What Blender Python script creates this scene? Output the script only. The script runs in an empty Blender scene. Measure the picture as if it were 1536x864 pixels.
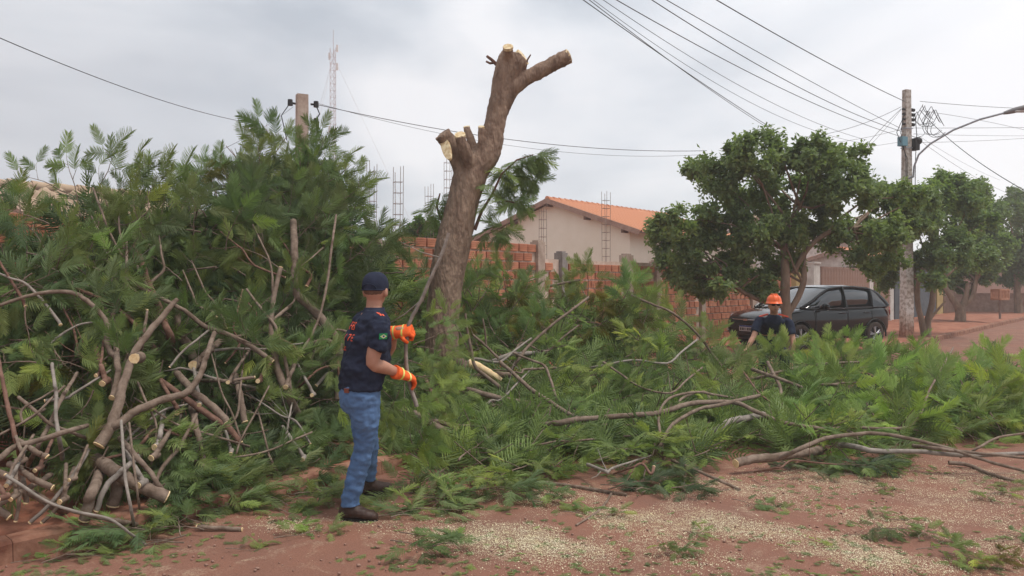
import bpy, bmesh, math, random
import numpy as np
from mathutils import Vector, Matrix, noise
from mathutils.bvhtree import BVHTree
R = math.radians
random.seed(7); RNG = np.random.default_rng(7)
scene = bpy.context.scene
COL = scene.collection
# ------------------------------------------------------------------ camera
FPX, CX, HY, CH = 1160.0, 768.0, 425.0, 1.65      # focal length in px of the 1536 px photo, centre, horizon row, eye height
cam_d = bpy.data.cameras.new('camera'); cam = bpy.data.objects.new('camera', cam_d); COL.objects.link(cam)
cam_d.sensor_width = 36; cam_d.lens = FPX / 1536 * 36; cam_d.shift_y = -7 / 1536
cam_d.clip_start = .05; cam_d.clip_end = 3000
cam.location = (0, 0, CH); cam.rotation_euler = (R(90), 0, 0)
scene.camera = cam
# ------------------------------------------------------------------ sky and sun (overcast)
SUN_EL, SUN_AZ = R(58), R(35)
world = bpy.data.worlds.new('World'); scene.world = world; world.use_nodes = True
def build_world():
    nt = world.node_tree; nt.nodes.clear(); N = nt.nodes.new; L = nt.links.new
    out = N('ShaderNodeOutputWorld'); bg = N('ShaderNodeBackground'); bg.inputs['Strength'].default_value = .1
    sky = N('ShaderNodeTexSky'); sky.sky_type = 'NISHITA'; sky.sun_disc = False
    sky.sun_elevation = SUN_EL; sky.sun_rotation = SUN_AZ; sky.air_density = 1.0; sky.dust_density = 3
    tc = N('ShaderNodeTexCoord'); mp = N('ShaderNodeMapping'); mp.inputs['Scale'].default_value = (-1.0, 1.0, 2.6)
    mp.inputs['Location'].default_value = (2.1, 3.3, .4)
    n1 = N('ShaderNodeTexNoise'); n1.inputs['Scale'].default_value = 1.5; n1.inputs['Detail'].default_value = 7; n1.inputs['Roughness'].default_value = .5
    n1.inputs['Distortion'].default_value = .35
    cr = N('ShaderNodeValToRGB'); e = cr.color_ramp.elements
    e[0].position = .40; e[0].color = (2.85, 3.35, 3.8, 1); e[1].position = .60; e[1].color = (6.1, 6.25, 6.4, 1)
    m = e = cr.color_ramp.elements.new(.5); m.color = (4.5, 4.9, 5.25, 1)
    mix = N('ShaderNodeMix'); mix.data_type = 'RGBA'; mix.inputs['Factor'].default_value = .9
    # the cloud deck is brighter towards the hidden sun
    sx = N('ShaderNodeVectorMath'); sx.operation = 'DOT_PRODUCT'; sx.inputs[1].default_value = (math.sin(SUN_AZ + .5) * .9, math.cos(SUN_AZ + .5) * .5, .25)
    mr = N('ShaderNodeMapRange'); mr.inputs[1].default_value = -1; mr.inputs[2].default_value = 1; mr.inputs[3].default_value = .70; mr.inputs[4].default_value = 1.16
    mul = N('ShaderNodeVectorMath'); mul.operation = 'SCALE'
    L(tc.outputs['Generated'], mp.inputs[0]); L(mp.outputs[0], n1.inputs['Vector']); L(n1.outputs['Fac'], cr.inputs[0])
    L(tc.outputs['Generated'], sx.inputs[0]); L(sx.outputs['Value'], mr.inputs[0])
    L(cr.outputs['Color'], mul.inputs[0]); L(mr.outputs[0], mul.inputs['Scale'])
    L(sky.outputs[0], mix.inputs['A']); L(mul.outputs[0], mix.inputs['B']); L(mix.outputs['Result'], bg.inputs['Color']); L(bg.outputs[0], out.inputs[0])
build_world()
sl = bpy.data.lights.new('sun', 'SUN'); sl.energy = 1.5; sl.angle = R(15); sl.color = (1, .95, .88)
sun = bpy.data.objects.new('sun', sl); COL.objects.link(sun)
sdir = Vector((math.sin(SUN_AZ) * math.cos(SUN_EL), math.cos(SUN_AZ) * math.cos(SUN_EL) * -.35, math.sin(SUN_EL)))
sun.rotation_euler = sdir.to_track_quat('Z', 'Y').to_euler()
scene.view_settings.view_transform = 'Standard'; scene.view_settings.look = 'None'
scene.view_settings.exposure = 0.76; scene.view_settings.gamma = 1
scene.render.engine = 'CYCLES'
cy = scene.cycles
cy.use_denoising = True; cy.max_bounces = 6; cy.diffuse_bounces = 3; cy.glossy_bounces = 2; cy.transmission_bounces = 3; cy.volume_bounces = 2; cy.transparent_max_bounces = 4
# ------------------------------------------------------------------ helpers
def P(px, py, Y):                                   # the point at depth Y seen at a pixel of the photo
    return Vector(((px - CX) / FPX * Y, Y, CH - (py - HY) / FPX * Y))
def ground(px, py, h=0.0):
    Y = (CH - h) * FPX / (py - HY); return Vector(((px - CX) / FPX * Y, Y, h))
def tag(o, label=None, cat=None, group=None, kind=None):
    if label: o['label'] = label
    if cat: o['category'] = cat
    if group: o['group'] = group
    if kind: o['kind'] = kind
    return o
def empty(name, loc=(0, 0, 0), rz=0, label=None, cat=None, group=None):
    o = bpy.data.objects.new(name, None); COL.objects.link(o); o.location = loc; o.rotation_euler = (0, 0, rz); o.empty_display_size = .1
    return tag(o, label, cat, group)
def link(name, me, parent=None, mat=None):
    o = bpy.data.objects.new(name, me); COL.objects.link(o)
    if mat is not None and not me.materials: me.materials.append(mat)
    if parent is not None: o.parent = parent
    return o
class MB:
    """collects polygons, builds ONE mesh"""
    def __init__(s): s.v = []; s.f = []; s.m = []; s.sm = []
    def add(s, vs, fs, mi=0, smooth=False):
        b = len(s.v); s.v += [tuple(v) for v in vs]; s.f += [tuple(b + i for i in f) for f in fs]; s.m += [mi] * len(fs); s.sm += [smooth] * len(fs)
    def box(s, c, size, ax=None, mi=0, taper=1.0):
        ax = ax or (Vector((1, 0, 0)), Vector((0, 1, 0)), Vector((0, 0, 1))); c = Vector(c); vs = []
        for k in (-1, 1):
            t = taper if k > 0 else 1
            for i, j in ((-1, -1), (1, -1), (1, 1), (-1, 1)):
                vs.append(c + ax[0] * (i * size[0] / 2 * t) + ax[1] * (j * size[1] / 2 * t) + ax[2] * (k * size[2] / 2))
        s.add(vs, [(3, 2, 1, 0), (4, 5, 6, 7), (0, 1, 5, 4), (1, 2, 6, 5), (2, 3, 7, 6), (3, 0, 4, 7)], mi)
    def tube(s, pts, rad, n=8, cap=True, mi=0, flat=1.0, jit=0.0):
        pts = [Vector(p) for p in pts]
        if not hasattr(rad, '__len__'): rad = [rad] * len(pts)
        t0 = (pts[1] - pts[0]).normalized(); u = t0.orthogonal().normalized(); vs = []
        for i, p in enumerate(pts):
            t = (pts[min(i + 1, len(pts) - 1)] - pts[max(i - 1, 0)]).normalized()
            u = (u - t * u.dot(t)).normalized(); w = t.cross(u)
            for k in range(n):
                a = 2 * math.pi * k / n; r = rad[i] * (1 + (random.uniform(-jit, jit) if jit else 0))
                vs.append(p + u * (math.cos(a) * r) + w * (math.sin(a) * r * flat))
        fs = [(i * n + k, i * n + (k + 1) % n, (i + 1) * n + (k + 1) % n, (i + 1) * n + k) for i in range(len(pts) - 1) for k in range(n)]
        s.add(vs, fs, mi, True)
        if cap: s.add([vs[k] for k in range(n)], [tuple(reversed(range(n)))], mi); s.add([vs[-n + k] for k in range(n)], [tuple(range(n))], mi)
    def loft(s, rings, mi=0, cap=True, smooth=True):
        n = len(rings[0]); vs = [v for r in rings for v in r]
        s.add(vs, [(i * n + k, i * n + (k + 1) % n, (i + 1) * n + (k + 1) % n, (i + 1) * n + k) for i in range(len(rings) - 1) for k in range(n)], mi, smooth)
        if cap: s.add(rings[0], [tuple(reversed(range(n)))], mi); s.add(rings[-1], [tuple(range(n))], mi)
    def ball(s, c, r, n=12, mi=0, sc=(1, 1, 1), ax=None):
        c = Vector(c); ax = ax or (Vector((1, 0, 0)), Vector((0, 1, 0)), Vector((0, 0, 1))); rings = []
        for i in range(1, n):
            th = math.pi * i / n; rr = math.sin(th)
            rings.append([c + ax[0] * (math.cos(2 * math.pi * k / n) * rr * r * sc[0]) + ax[1] * (math.sin(2 * math.pi * k / n) * rr * r * sc[1]) - ax[2] * (math.cos(th) * r * sc[2]) for k in range(n)])
        s.loft(rings, mi)
    def build(s, name, mats, parent=None):
        me = bpy.data.meshes.new(name); me.from_pydata(s.v, [], s.f)
        for m in (mats if isinstance(mats, (list, tuple)) else [mats]): me.materials.append(m)
        me.polygons.foreach_set('material_index', s.m); me.polygons.foreach_set('use_smooth', s.sm); me.update()
        return link(name, me, parent)
def tri_mesh(name, V, F, mat, tint=None, smooth=False):
    V = np.asarray(V, np.float32); F = np.asarray(F, np.int32); me = bpy.data.meshes.new(name)
    me.vertices.add(len(V)); me.vertices.foreach_set('co', V.ravel()); me.loops.add(F.size); me.loops.foreach_set('vertex_index', F.ravel())
    me.polygons.add(len(F)); me.polygons.foreach_set('loop_start', np.arange(0, F.size, F.shape[1], dtype=np.int32))
    me.polygons.foreach_set('loop_total', np.full(len(F), F.shape[1], np.int32))
    me.update(calc_edges=True)
    if tint is not None:
        a = me.attributes.new('tint', 'FLOAT', 'POINT'); a.data.foreach_set('value', np.asarray(tint, np.float32))
    me.materials.append(mat); return me
def bake(o, mods):
    """apply modifiers (callable adds them), keep the result as the object's mesh"""
    mods(o); dg = bpy.context.evaluated_depsgraph_get(); dg.update()
    me = bpy.data.meshes.new_from_object(o.evaluated_get(dg), depsgraph=dg); o.modifiers.clear(); old = o.data; o.data = me; bpy.data.meshes.remove(old)
    return o
def remesh(vox, smooth=4, sub=False):
    def f(o):
        m = o.modifiers.new('r', 'REMESH'); m.mode = 'VOXEL'; m.voxel_size = vox; m.use_smooth_shade = True
        if smooth: s = o.modifiers.new('s', 'SMOOTH'); s.factor = .5; s.iterations = smooth
    return f
def wrinkle(o, amp, sc, stretch=(1, 1, 1)):
    me = o.data; n = len(me.vertices); co = np.empty(n * 3, np.float32); me.vertices.foreach_get('co', co); co = co.reshape(-1, 3)
    no = np.empty(n * 3, np.float32); me.vertex_normals.foreach_get('vector', no); no = no.reshape(-1, 3)
    for i in range(n):
        v = Vector(co[i]); q = Vector((v.x * stretch[0], v.y * stretch[1], v.z * stretch[2])) * sc
        h = noise.fractal(q, 1, 2, 3); co[i] += no[i] * amp * (h - .5 * abs(noise.noise(q * 1.7 + Vector((5, 1, 3)))))
    me.vertices.foreach_set('co', co.ravel()); me.update()
# ------------------------------------------------------------------ materials
def new_mat(name):
    m = bpy.data.materials.new(name); m.use_nodes = True; nt = m.node_tree; return m, nt, nt.nodes, nt.links, nt.nodes['Principled BSDF']
def MAT(name, col, rough=.8, col2=None, scale=8, bump=0, bscale=None, metal=0, detail=6, stretch=(1, 1, 1), lo=.35, hi=.65, coord='Object', col3=None, spec=.3, bdist=.01, coat=0):
    m, nt, N, L, b = new_mat(name)
    b.inputs['Roughness'].default_value = rough; b.inputs['Metallic'].default_value = metal; b.inputs['Specular IOR Level'].default_value = spec
    b.inputs['Coat Weight'].default_value = coat
    b.inputs['Base Color'].default_value = (*col, 1)
    tc = N.new('ShaderNodeTexCoord'); mp = N.new('ShaderNodeMapping'); mp.inputs['Scale'].default_value = stretch; L.new(tc.outputs[coord], mp.inputs[0])
    if col2:
        n = N.new('ShaderNodeTexNoise'); n.inputs['Scale'].default_value = scale; n.inputs['Detail'].default_value = detail; n.inputs['Roughness'].default_value = .65
        cr = N.new('ShaderNodeValToRGB'); cr.color_ramp.elements[0].position = lo; cr.color_ramp.elements[0].color = (*col, 1); cr.color_ramp.elements[1].position = hi; cr.color_ramp.elements[1].color = (*col2, 1)
        if col3: e = cr.color_ramp.elements.new((lo + hi) / 2); e.color = (*col3, 1)
        L.new(mp.outputs[0], n.inputs['Vector']); L.new(n.outputs['Fac'], cr.inputs[0]); L.new(cr.outputs[0], b.inputs['Base Color'])
    if bump:
        n2 = N.new('ShaderNodeTexNoise'); n2.inputs['Scale'].default_value = bscale or scale * 3; n2.inputs['Detail'].default_value = 5
        bp = N.new('ShaderNodeBump'); bp.inputs['Strength'].default_value = bump; bp.inputs['Distance'].default_value = bdist
        L.new(mp.outputs[0], n2.inputs['Vector']); L.new(n2.outputs['Fac'], bp.inputs['Height']); L.new(bp.outputs[0], b.inputs['Normal'])
    return m
def leaf_material(name, use_obj=True):
    m, nt, N, L, b = new_mat(name); out = N['Material Output']
    at = N.new('ShaderNodeAttribute'); at.attribute_name = 'tint'; oi = N.new('ShaderNodeObjectInfo')
    cr = N.new('ShaderNodeValToRGB'); e = cr.color_ramp.elements
    e[0].position = 0; e[0].color = (.55, .62, .62, 1); e[1].position = 1; e[1].color = (1.6, 1.5, 1.0, 1)
    q = e.new(.6); q.color = (1, 1, 1, 1); q = e.new(.9); q.color = (1.2, 1.22, 1.0, 1)
    mu = N.new('ShaderNodeMix'); mu.data_type = 'RGBA'; mu.blend_type = 'MULTIPLY'; mu.inputs['Factor'].default_value = 1
    L.new(at.outputs['Fac'], cr.inputs[0]); L.new(cr.outputs[0], mu.inputs['A']); L.new(oi.outputs['Color'], mu.inputs['B'])
    b.inputs['Roughness'].default_value = .55; b.inputs['Specular IOR Level'].default_value = .3
    tr = N.new('ShaderNodeBsdfTranslucent'); mx = N.new('ShaderNodeMixShader'); mx.inputs[0].default_value = .42
    g = N.new('ShaderNodeMix'); g.data_type = 'RGBA'; g.blend_type = 'MULTIPLY'; g.inputs['Factor'].default_value = 1; g.inputs['B'].default_value = (1.35, 1.45, .8, 1)
    L.new(mu.outputs['Result'], b.inputs['Base Color']); L.new(mu.outputs['Result'], g.inputs['A']); L.new(g.outputs['Result'], tr.inputs['Color'])
    L.new(b.outputs[0], mx.inputs[1]); L.new(tr.outputs[0], mx.inputs[2]); L.new(mx.outputs[0], out.inputs[0]); return m
M = {}
M['leaf'] = leaf_material('feathery leaf')
M['bark'] = MAT('branch bark', (.13, .088, .062), .9, (.27, .20, .155), 14, .5, 60, stretch=(1, 1, 1), bdist=.006)
M['bark_red'] = MAT('red brown bark', (.12, .06, .042), .9, (.24, .135, .098), 12, .5, 50)
M['bark_grey'] = MAT('grey bark', (.2, .17, .145), .9, (.34, .29, .25), 14, .4, 50)
M['cut'] = MAT('fresh cut wood', (.82, .62, .36), .8, (.66, .42, .2), 35, .2, 90, lo=.45, hi=.75)
M['dirt'] = None
# ------------------------------------------------------------------ street geometry
SD = Vector((.6518, .7584, 0)); SN = Vector((.7584, -.6518, 0)); UP = Vector((0, 0, 1))     # along the street, from wall towards road
K0 = Vector((-.67, 7.22, 0))                                                                   # a point on the foot of the kerb
def kerbY(px): a = (px - CX) / FPX; return (-.67 - .859 * 7.22) / (a - .859)
WALL0 = Vector((-11.9 + .859 * 6.5, 6.5, 0))                                                  # start of the wall line (street face)
WOFF = (WALL0 - K0).dot(SN)                                                                   # negative: metres behind the kerb
def wallY(px): a = (px - CX) / FPX; return -11.9 / (a - .859)
def wall_s(px): Y = wallY(px); return (Vector((-11.9 + .859 * Y, Y, 0)) - WALL0).dot(SD)
def road_material():
    m, nt, N, L, b = new_mat('asphalt under red dust'); b.inputs['Roughness'].default_value = .85; b.inputs['Specular IOR Level'].default_value = .3
    tc = N.new('ShaderNodeTexCoord')
    def nz(sc, d=8, r=.6, dist=0):
        n = N.new('ShaderNodeTexNoise'); n.inputs['Scale'].default_value = sc; n.inputs['Detail'].default_value = d; n.inputs['Roughness'].default_value = r; n.inputs['Distortion'].default_value = dist
        L.new(tc.outputs['Object'], n.inputs['Vector']); return n
    def ramp(n, lo, hi, a, c):
        cr = N.new('ShaderNodeValToRGB'); cr.color_ramp.elements[0].position = lo; cr.color_ramp.elements[0].color = (*a, 1); cr.color_ramp.elements[1].position = hi; cr.color_ramp.elements[1].color = (*c, 1)
        L.new(n.outputs['Fac'], cr.inputs[0]); return cr
    def mix(f, a, c, fac=None):
        x = N.new('ShaderNodeMix'); x.data_type = 'RGBA'
        if f is not None: L.new(f, x.inputs['Factor'])
        else: x.inputs['Factor'].default_value = fac
        L.new(a, x.inputs['A'])
        if isinstance(c, tuple): x.inputs['B'].default_value = (*c, 1)
        else: L.new(c, x.inputs['B'])
        return x.outputs['Result']
    base = ramp(nz(1.1, 9, .6, .3), .3, .68, (.205, .086, .055), (.345, .132, .074))
    grit = ramp(nz(90, 4, .7), .35, .7, (.12, .07, .055), (.32, .175, .13))
    c = mix(None, base.outputs[0], grit.outputs[0], .5)
    pale = ramp(nz(3.3, 9, .72, .6), .53, .72, (0, 0, 0), (1, 1, 1)); fine = ramp(nz(45, 5, .8), .42, .58, (0, 0, 0), (1, 1, 1))
    mm = N.new('ShaderNodeMath'); mm.operation = 'MULTIPLY'; L.new(pale.outputs[0], mm.inputs[0]); L.new(fine.outputs[0], mm.inputs[1])
    m2 = N.new('ShaderNodeMath'); m2.operation = 'MULTIPLY'; L.new(mm.outputs[0], m2.inputs[0]); m2.inputs[1].default_value = .7
    c = mix(m2.outputs[0], c, (.62, .5, .34))
    L.new(c, b.inputs['Base Color'])
    bp = N.new('ShaderNodeBump'); bp.inputs['Strength'].default_value = .7; bp.inputs['Distance'].default_value = .010; L.new(nz(70, 6, .7).outputs['Fac'], bp.inputs['Height']); L.new(bp.outputs[0], b.inputs['Normal'])
    return m
M['road'] = road_material()
M['dirt'] = MAT('red earth', (.23, .075, .042), .95, (.42, .19, .12), 1.6, .6, 22, detail=10, bdist=.02, lo=.3, hi=.7)
M['kerb'] = MAT('weathered kerb stained red', (.16, .062, .038), .9, (.36, .19, .125), 5, .7, 30, detail=10)
def quad_sheet(name, a, b, w0, w1, z, mat, nx, ny, amp=0, freq=1.2, kind='structure', hump=None):
    """strip along the street: a..b metres along SD, w0..w1 metres along SN from the kerb foot"""
    xs = np.linspace(0, 1, nx) ; ys = np.linspace(0, 1, ny); vs = []
    for i in xs:
        for j in ys:
            p = K0 + SD * (a + (b - a) * i) + SN * (w0 + (w1 - w0) * j); h = z
            if amp: h += amp * noise.fractal(Vector((p.x * freq, p.y * freq, 0)), 1, 2, 4)
            if hump: h += hump(p)
            vs.append((p.x, p.y, h))
    fs = [(i * ny + j, i * ny + j + 1, (i + 1) * ny + j + 1, (i + 1) * ny + j) for i in range(nx - 1) for j in range(ny - 1)]
    me = bpy.data.meshes.new(name); me.from_pydata(vs, [], fs); me.polygons.foreach_set('use_smooth', [True] * len(fs)); me.update()
    o = link(name, me, None, mat); 
    if kind: o['kind'] = kind
    return o
g = MB(); g.add([(-1500, -1500, -.06), (1500, -1500, -.06), (1500, 1500, -.06), (-1500, 1500, -.06)], [(0, 1, 2, 3)]); tag(g.build('ground', M['dirt']), kind='structure')
quad_sheet('road', -25, 140, 0, 11, 0, M['road'], 400, 40, .006, 2)
def hump(p):
    t = Vector((-.87, 9.3, 0)); d = (Vector((p.x, p.y, 0)) - t).length; return .16 * math.exp(-(d / .7) ** 2) * (1 + .5 * noise.noise(p * 4))
quad_sheet('pavement', -12, 30, WOFF - .3, -.13, .115, M['dirt'], 300, 32, .025, 2.2, hump=hump)
quad_sheet('pavement', 30, 140, WOFF - .3, -.13, .115, M['dirt'], 120, 6, .02, 1)
def kerb():
    s = -12.0; k = 0; mb = MB()
    while s < 60:
        l = random.uniform(.9, 1.05); n = 9; prof = [(-.15, -.05), (-.15, .122), (-.135, .135), (-.02, .13), (0, .112), (.012, .0), (.012, -.05)]; rings = []
        for i in range(n):
            t = s + l * i / (n - 1) * .996; rings.append([K0 + SD * t + SN * (w + .022 * noise.noise(Vector((t * 3, w * 9, z * 9)))) + UP * (z + .022 * noise.noise(Vector((t * 4, w * 7, 3)))) for w, z in prof])
        mb.loft(rings, smooth=False); s += l
    tag(mb.build('kerb', M['kerb']), kind='structure')
kerb()
# ------------------------------------------------------------------ brick wall
def brick_material():
    m, nt, N, L, b = new_mat('hollow clay block'); b.inputs['Roughness'].default_value = .85
    oi = N.new('ShaderNodeObjectInfo'); at = N.new('ShaderNodeAttribute'); at.attribute_name = 'tint'; tc = N.new('ShaderNodeTexCoord')
    ad = N.new('ShaderNodeMath'); ad.operation = 'ADD'; L.new(oi.outputs['Random'], ad.inputs[0]); L.new(at.outputs['Fac'], ad.inputs[1])
    fr = N.new('ShaderNodeMath'); fr.operation = 'FRACT'; L.new(ad.outputs[0], fr.inputs[0])
    cr = N.new('ShaderNodeValToRGB'); e = cr.color_ramp.elements; e[0].color = (.40, .15, .085, 1); e[1].color = (.62, .27, .16, 1); q = e.new(.5); q.color = (.52, .205, .115, 1); L.new(fr.outputs[0], cr.inputs[0])
    n = N.new('ShaderNodeTexNoise'); n.inputs['Scale'].default_value = 4; n.inputs['Detail'].default_value = 8; L.new(tc.outputs['Object'], n.inputs['Vector'])
    r2 = N.new('ShaderNodeValToRGB'); r2.color_ramp.elements[0].position = .35; r2.color_ramp.elements[0].color = (.55, .5, .48, 1); r2.color_ramp.elements[1].position = .6; r2.color_ramp.elements[1].color = (1.1, 1.1, 1.1, 1); L.new(n.outputs['Fac'], r2.inputs[0])
    mu = N.new('ShaderNodeMix'); mu.data_type = 'RGBA'; mu.blend_type = 'MULTIPLY'; mu.inputs['Factor'].default_value = .8; L.new(cr.outputs[0], mu.inputs['A']); L.new(r2.outputs[0], mu.inputs['B']); L.new(mu.outputs['Result'], b.inputs['Base Color'])
    return m
M['brick'] = brick_material()
M['mortar'] = MAT('pale mortar', (.52, .38, .3), .95, (.66, .55, .47), 9, .6, 40)
M['post'] = MAT('rough concrete post', (.34, .25, .2), .9, (.50, .40, .33), 6, .6, 30)
M['post_grey'] = MAT('dark grey post', (.2, .18, .165), .9, (.31, .28, .26), 6, .6, 30)
BW, BH, BJ, BD = .228, .143, .024, .1
def block_verts(w, h, d):                    # a ribbed block face: three shallow horizontal grooves
    prof = [(0, 0)]; n = 4
    for i in range(n):
        a = h * i / n; c = h * (i + 1) / n; prof += [(d, a + .004), (d, c - .006)]
        if i < n - 1: prof += [(d - .006, c - .001)]
    prof += [(0, h)]; m = len(prof)
    vs = [(-w / 2, -y, z) for y, z in prof] + [(w / 2, -y, z) for y, z in prof]
    fs = [(i, i + 1, m + i + 1, m + i) for i in range(m - 1)] + [tuple(range(m - 1, -1, -1)), tuple(range(m, 2 * m))]
    return vs, fs
SROT = Matrix(((SD.x, -SN.x, 0), (SD.y, -SN.y, 0), (0, 0, 1)))      # local x along the street, local -y towards the road
rzS = math.atan2(SD.y, SD.x)
def brick_wall():
    root = empty('brick_wall', WALL0, rzS, 'unplastered orange hollow brick wall running behind the cut branches beside the pavement', 'wall')
    mes = []
    for k in range(4):
        me = bpy.data.meshes.new('brick'); vs, fs = block_verts(BW * random.uniform(.97, 1), BH * random.uniform(.97, 1), .028 + .004 * k); me.from_pydata(vs, [], fs); me.materials.append(M['brick']); me.update(); mes.append(me)
    s808, s1120 = wall_s(806), wall_s(1135)
    def top(s): return 2.36 if s < s808 else 2.17
    core = MB()
    for a, c, h in ((-6, s808, 2.36), (s808, s1120, 2.17)): core.box(((a + c) / 2, .045, h / 2 - .06), (c - a, .06, h - .0))
    core.build('mortar', M['mortar'], root)
    posts = [wall_s(808), wall_s(843), wall_s(941), wall_s(984), wall_s(1052), wall_s(560), wall_s(1128)]
    for i, s in enumerate(posts):
        w = (.2, .17, .26, .18, .2, .2, .25)[i]; h = (2.42, 2.24, 2.26, 2.15, 2.12, 2.38, 2.2)[i]; mb = MB(); mb.box((s, .03, h / 2), (w, .2, h)); mb.box((s, .03, h + .012), (w * .7, .14, .04))
        mb.build('post', M['post_grey'] if i in (1,) else M['post'], root)
    cand = []; j = 0; z = .06
    while z < 2.3:
        s = -6 + (BW / 2 if j % 2 else 0)
        while s < s1120:
            if z + BH < top(s) + .02 and all(abs(s - q) > .2 for q in posts):
                p = WALL0 + SD * s + UP * z; px = CX + FPX * p.x / p.y; py = HY - FPX * (z - CH) / p.y
                vis = (572 < px < 672 and py < 420) or (700 < px < 1010 and py < 440) or (425 < px < 490 and py < 385) or (1030 < px < 1130 and 430 < py < 520)
                cand.append((0 if vis else 1, p.y, s, z))
            s += BW + BJ
        z += BH + BJ; j += 1
    cand.sort(); rest = MB(); tints = []
    vs, fs = block_verts(BW, BH, .03)
    for i, (f, y, s, z) in enumerate(cand):
        if i < 300:
            o = link('brick', mes[random.randrange(4)], root); o.location = (s, .015, z + random.uniform(-.003, .003)); o.rotation_euler = (0, random.uniform(-.006, .006), 0)
        else:
            rest.add([(x + s, yy + .015, zz + z) for x, yy, zz in vs], fs); tints += [random.random()] * len(vs)
    o = rest.build('brick', M['brick'], root); o['kind'] = 'stuff'; a = o.data.attributes.new('tint', 'FLOAT', 'POINT'); a.data.foreach_set('value', tints)
brick_wall()
# ------------------------------------------------------------------ gates and front walls beyond the brick wall
M['gate'] = MAT('faded brown sheet steel', (.22, .13, .10), .6, (.34, .215, .165), 3, .2, 20)
M['white_paint'] = MAT('weathered white paint', (.5, .46, .42), .85, (.72, .69, .65), 3, .3, 30)
M['slate'] = MAT('blue grey plaster', (.07, .085, .1), .9, (.12, .135, .15), 2, .3, 30)
M['ochre'] = MAT('ochre plaster', (.36, .26, .1), .9, (.5, .38, .18), 2, .3, 30)
M['brown'] = MAT('brown plaster', (.17, .1, .075), .9, (.26, .16, .12), 2, .3, 30)
def at_wall(px): return wall_s(px)
def front_walls():
    def gate(pa, pb, label, h=2.1):
        a, c = at_wall(pa), at_wall(pb); root = empty('metal_gate', WALL0 + SD * a, rzS, label, 'gate'); L = c - a
        f = MB(); f.box((L / 2, 0, h + .09), (L, .06, .06)); f.box((L / 2, 0, .17), (L, .06, .06)); f.build('frame', M['gate'], root)
        n = max(3, int(L / .28)); me = bpy.data.meshes.new('panel'); w = L / n
        me.from_pydata([(-w * .48, -.02, .2), (-w * .3, -.045, .2), (w * .3, -.045, .2), (w * .48, -.02, .2), (-w * .48, -.02, h + .06), (-w * .3, -.045, h + .06), (w * .3, -.045, h + .06), (w * .48, -.02, h + .06), (-w * .48, .02, .2), (w * .48, .02, .2), (w * .48, .02, h + .06), (-w * .48, .02, h + .06)], [], [(0, 1, 5, 4), (1, 2, 6, 5), (2, 3, 7, 6), (3, 9, 10, 7), (9, 8, 11, 10), (8, 0, 4, 11), (4, 5, 6, 7, 10, 11)])
        me.materials.append(M['gate'])
        for i in range(n): o = link('panel', me, root); o.location = (w * (i + .5), 0, 0)
        return root
    gate(1231, 1302, 'wide faded brown sheet metal gate behind the roof of the black car')
    gate(1311, 1333, 'narrow brown metal gate between two white posts near the whitewashed pole')
    for pa, pb, h, mat, name, label in ((1150, 1186, 2.0, 'brick', 'brick_pillar', 'orange brick pillar standing behind the trunk of the big street tree'), (1193, 1208, 2.1, 'ochre', 'gate_post', 'beige post right of the brick pillar behind the car windscreen'),
            (1220, 1229, 2.3, 'white_paint', 'gate_post', 'pale grey pillar at the left end of the wide brown gate'), (1304, 1309, 2.2, 'white_paint', 'gate_post', 'white post between the wide and the narrow brown gates'), (1335, 1340, 2.15, 'white_paint', 'gate_post', 'white post between narrow gate and blue grey wall'),
            (1342, 1403, 2.35, 'slate', 'plastered_wall', 'dark blue grey plastered wall behind the whitewashed utility pole'), (1405, 1414, 2.3, 'ochre', 'plastered_wall', 'short ochre yellow wall piece beyond the blue grey wall'), (1415, 1432, 2.4, 'brown', 'plastered_wall', 'brown wall at the end of the row of fronts, behind the forked tree')):
        a, c = at_wall(pa), at_wall(pb); mb = MB(); mb.box(((c - a) / 2, .1, h / 2), (c - a, .22, h)); mb.box(((c - a) / 2, .1, h + .03), (c - a + .06, .28, .06))
        o = mb.build(name, M[mat]); o.location = WALL0 + SD * a; o.rotation_euler = (0, 0, rzS); tag(o, label, 'wall' if 'wall' in name else 'post')
front_walls()
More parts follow.
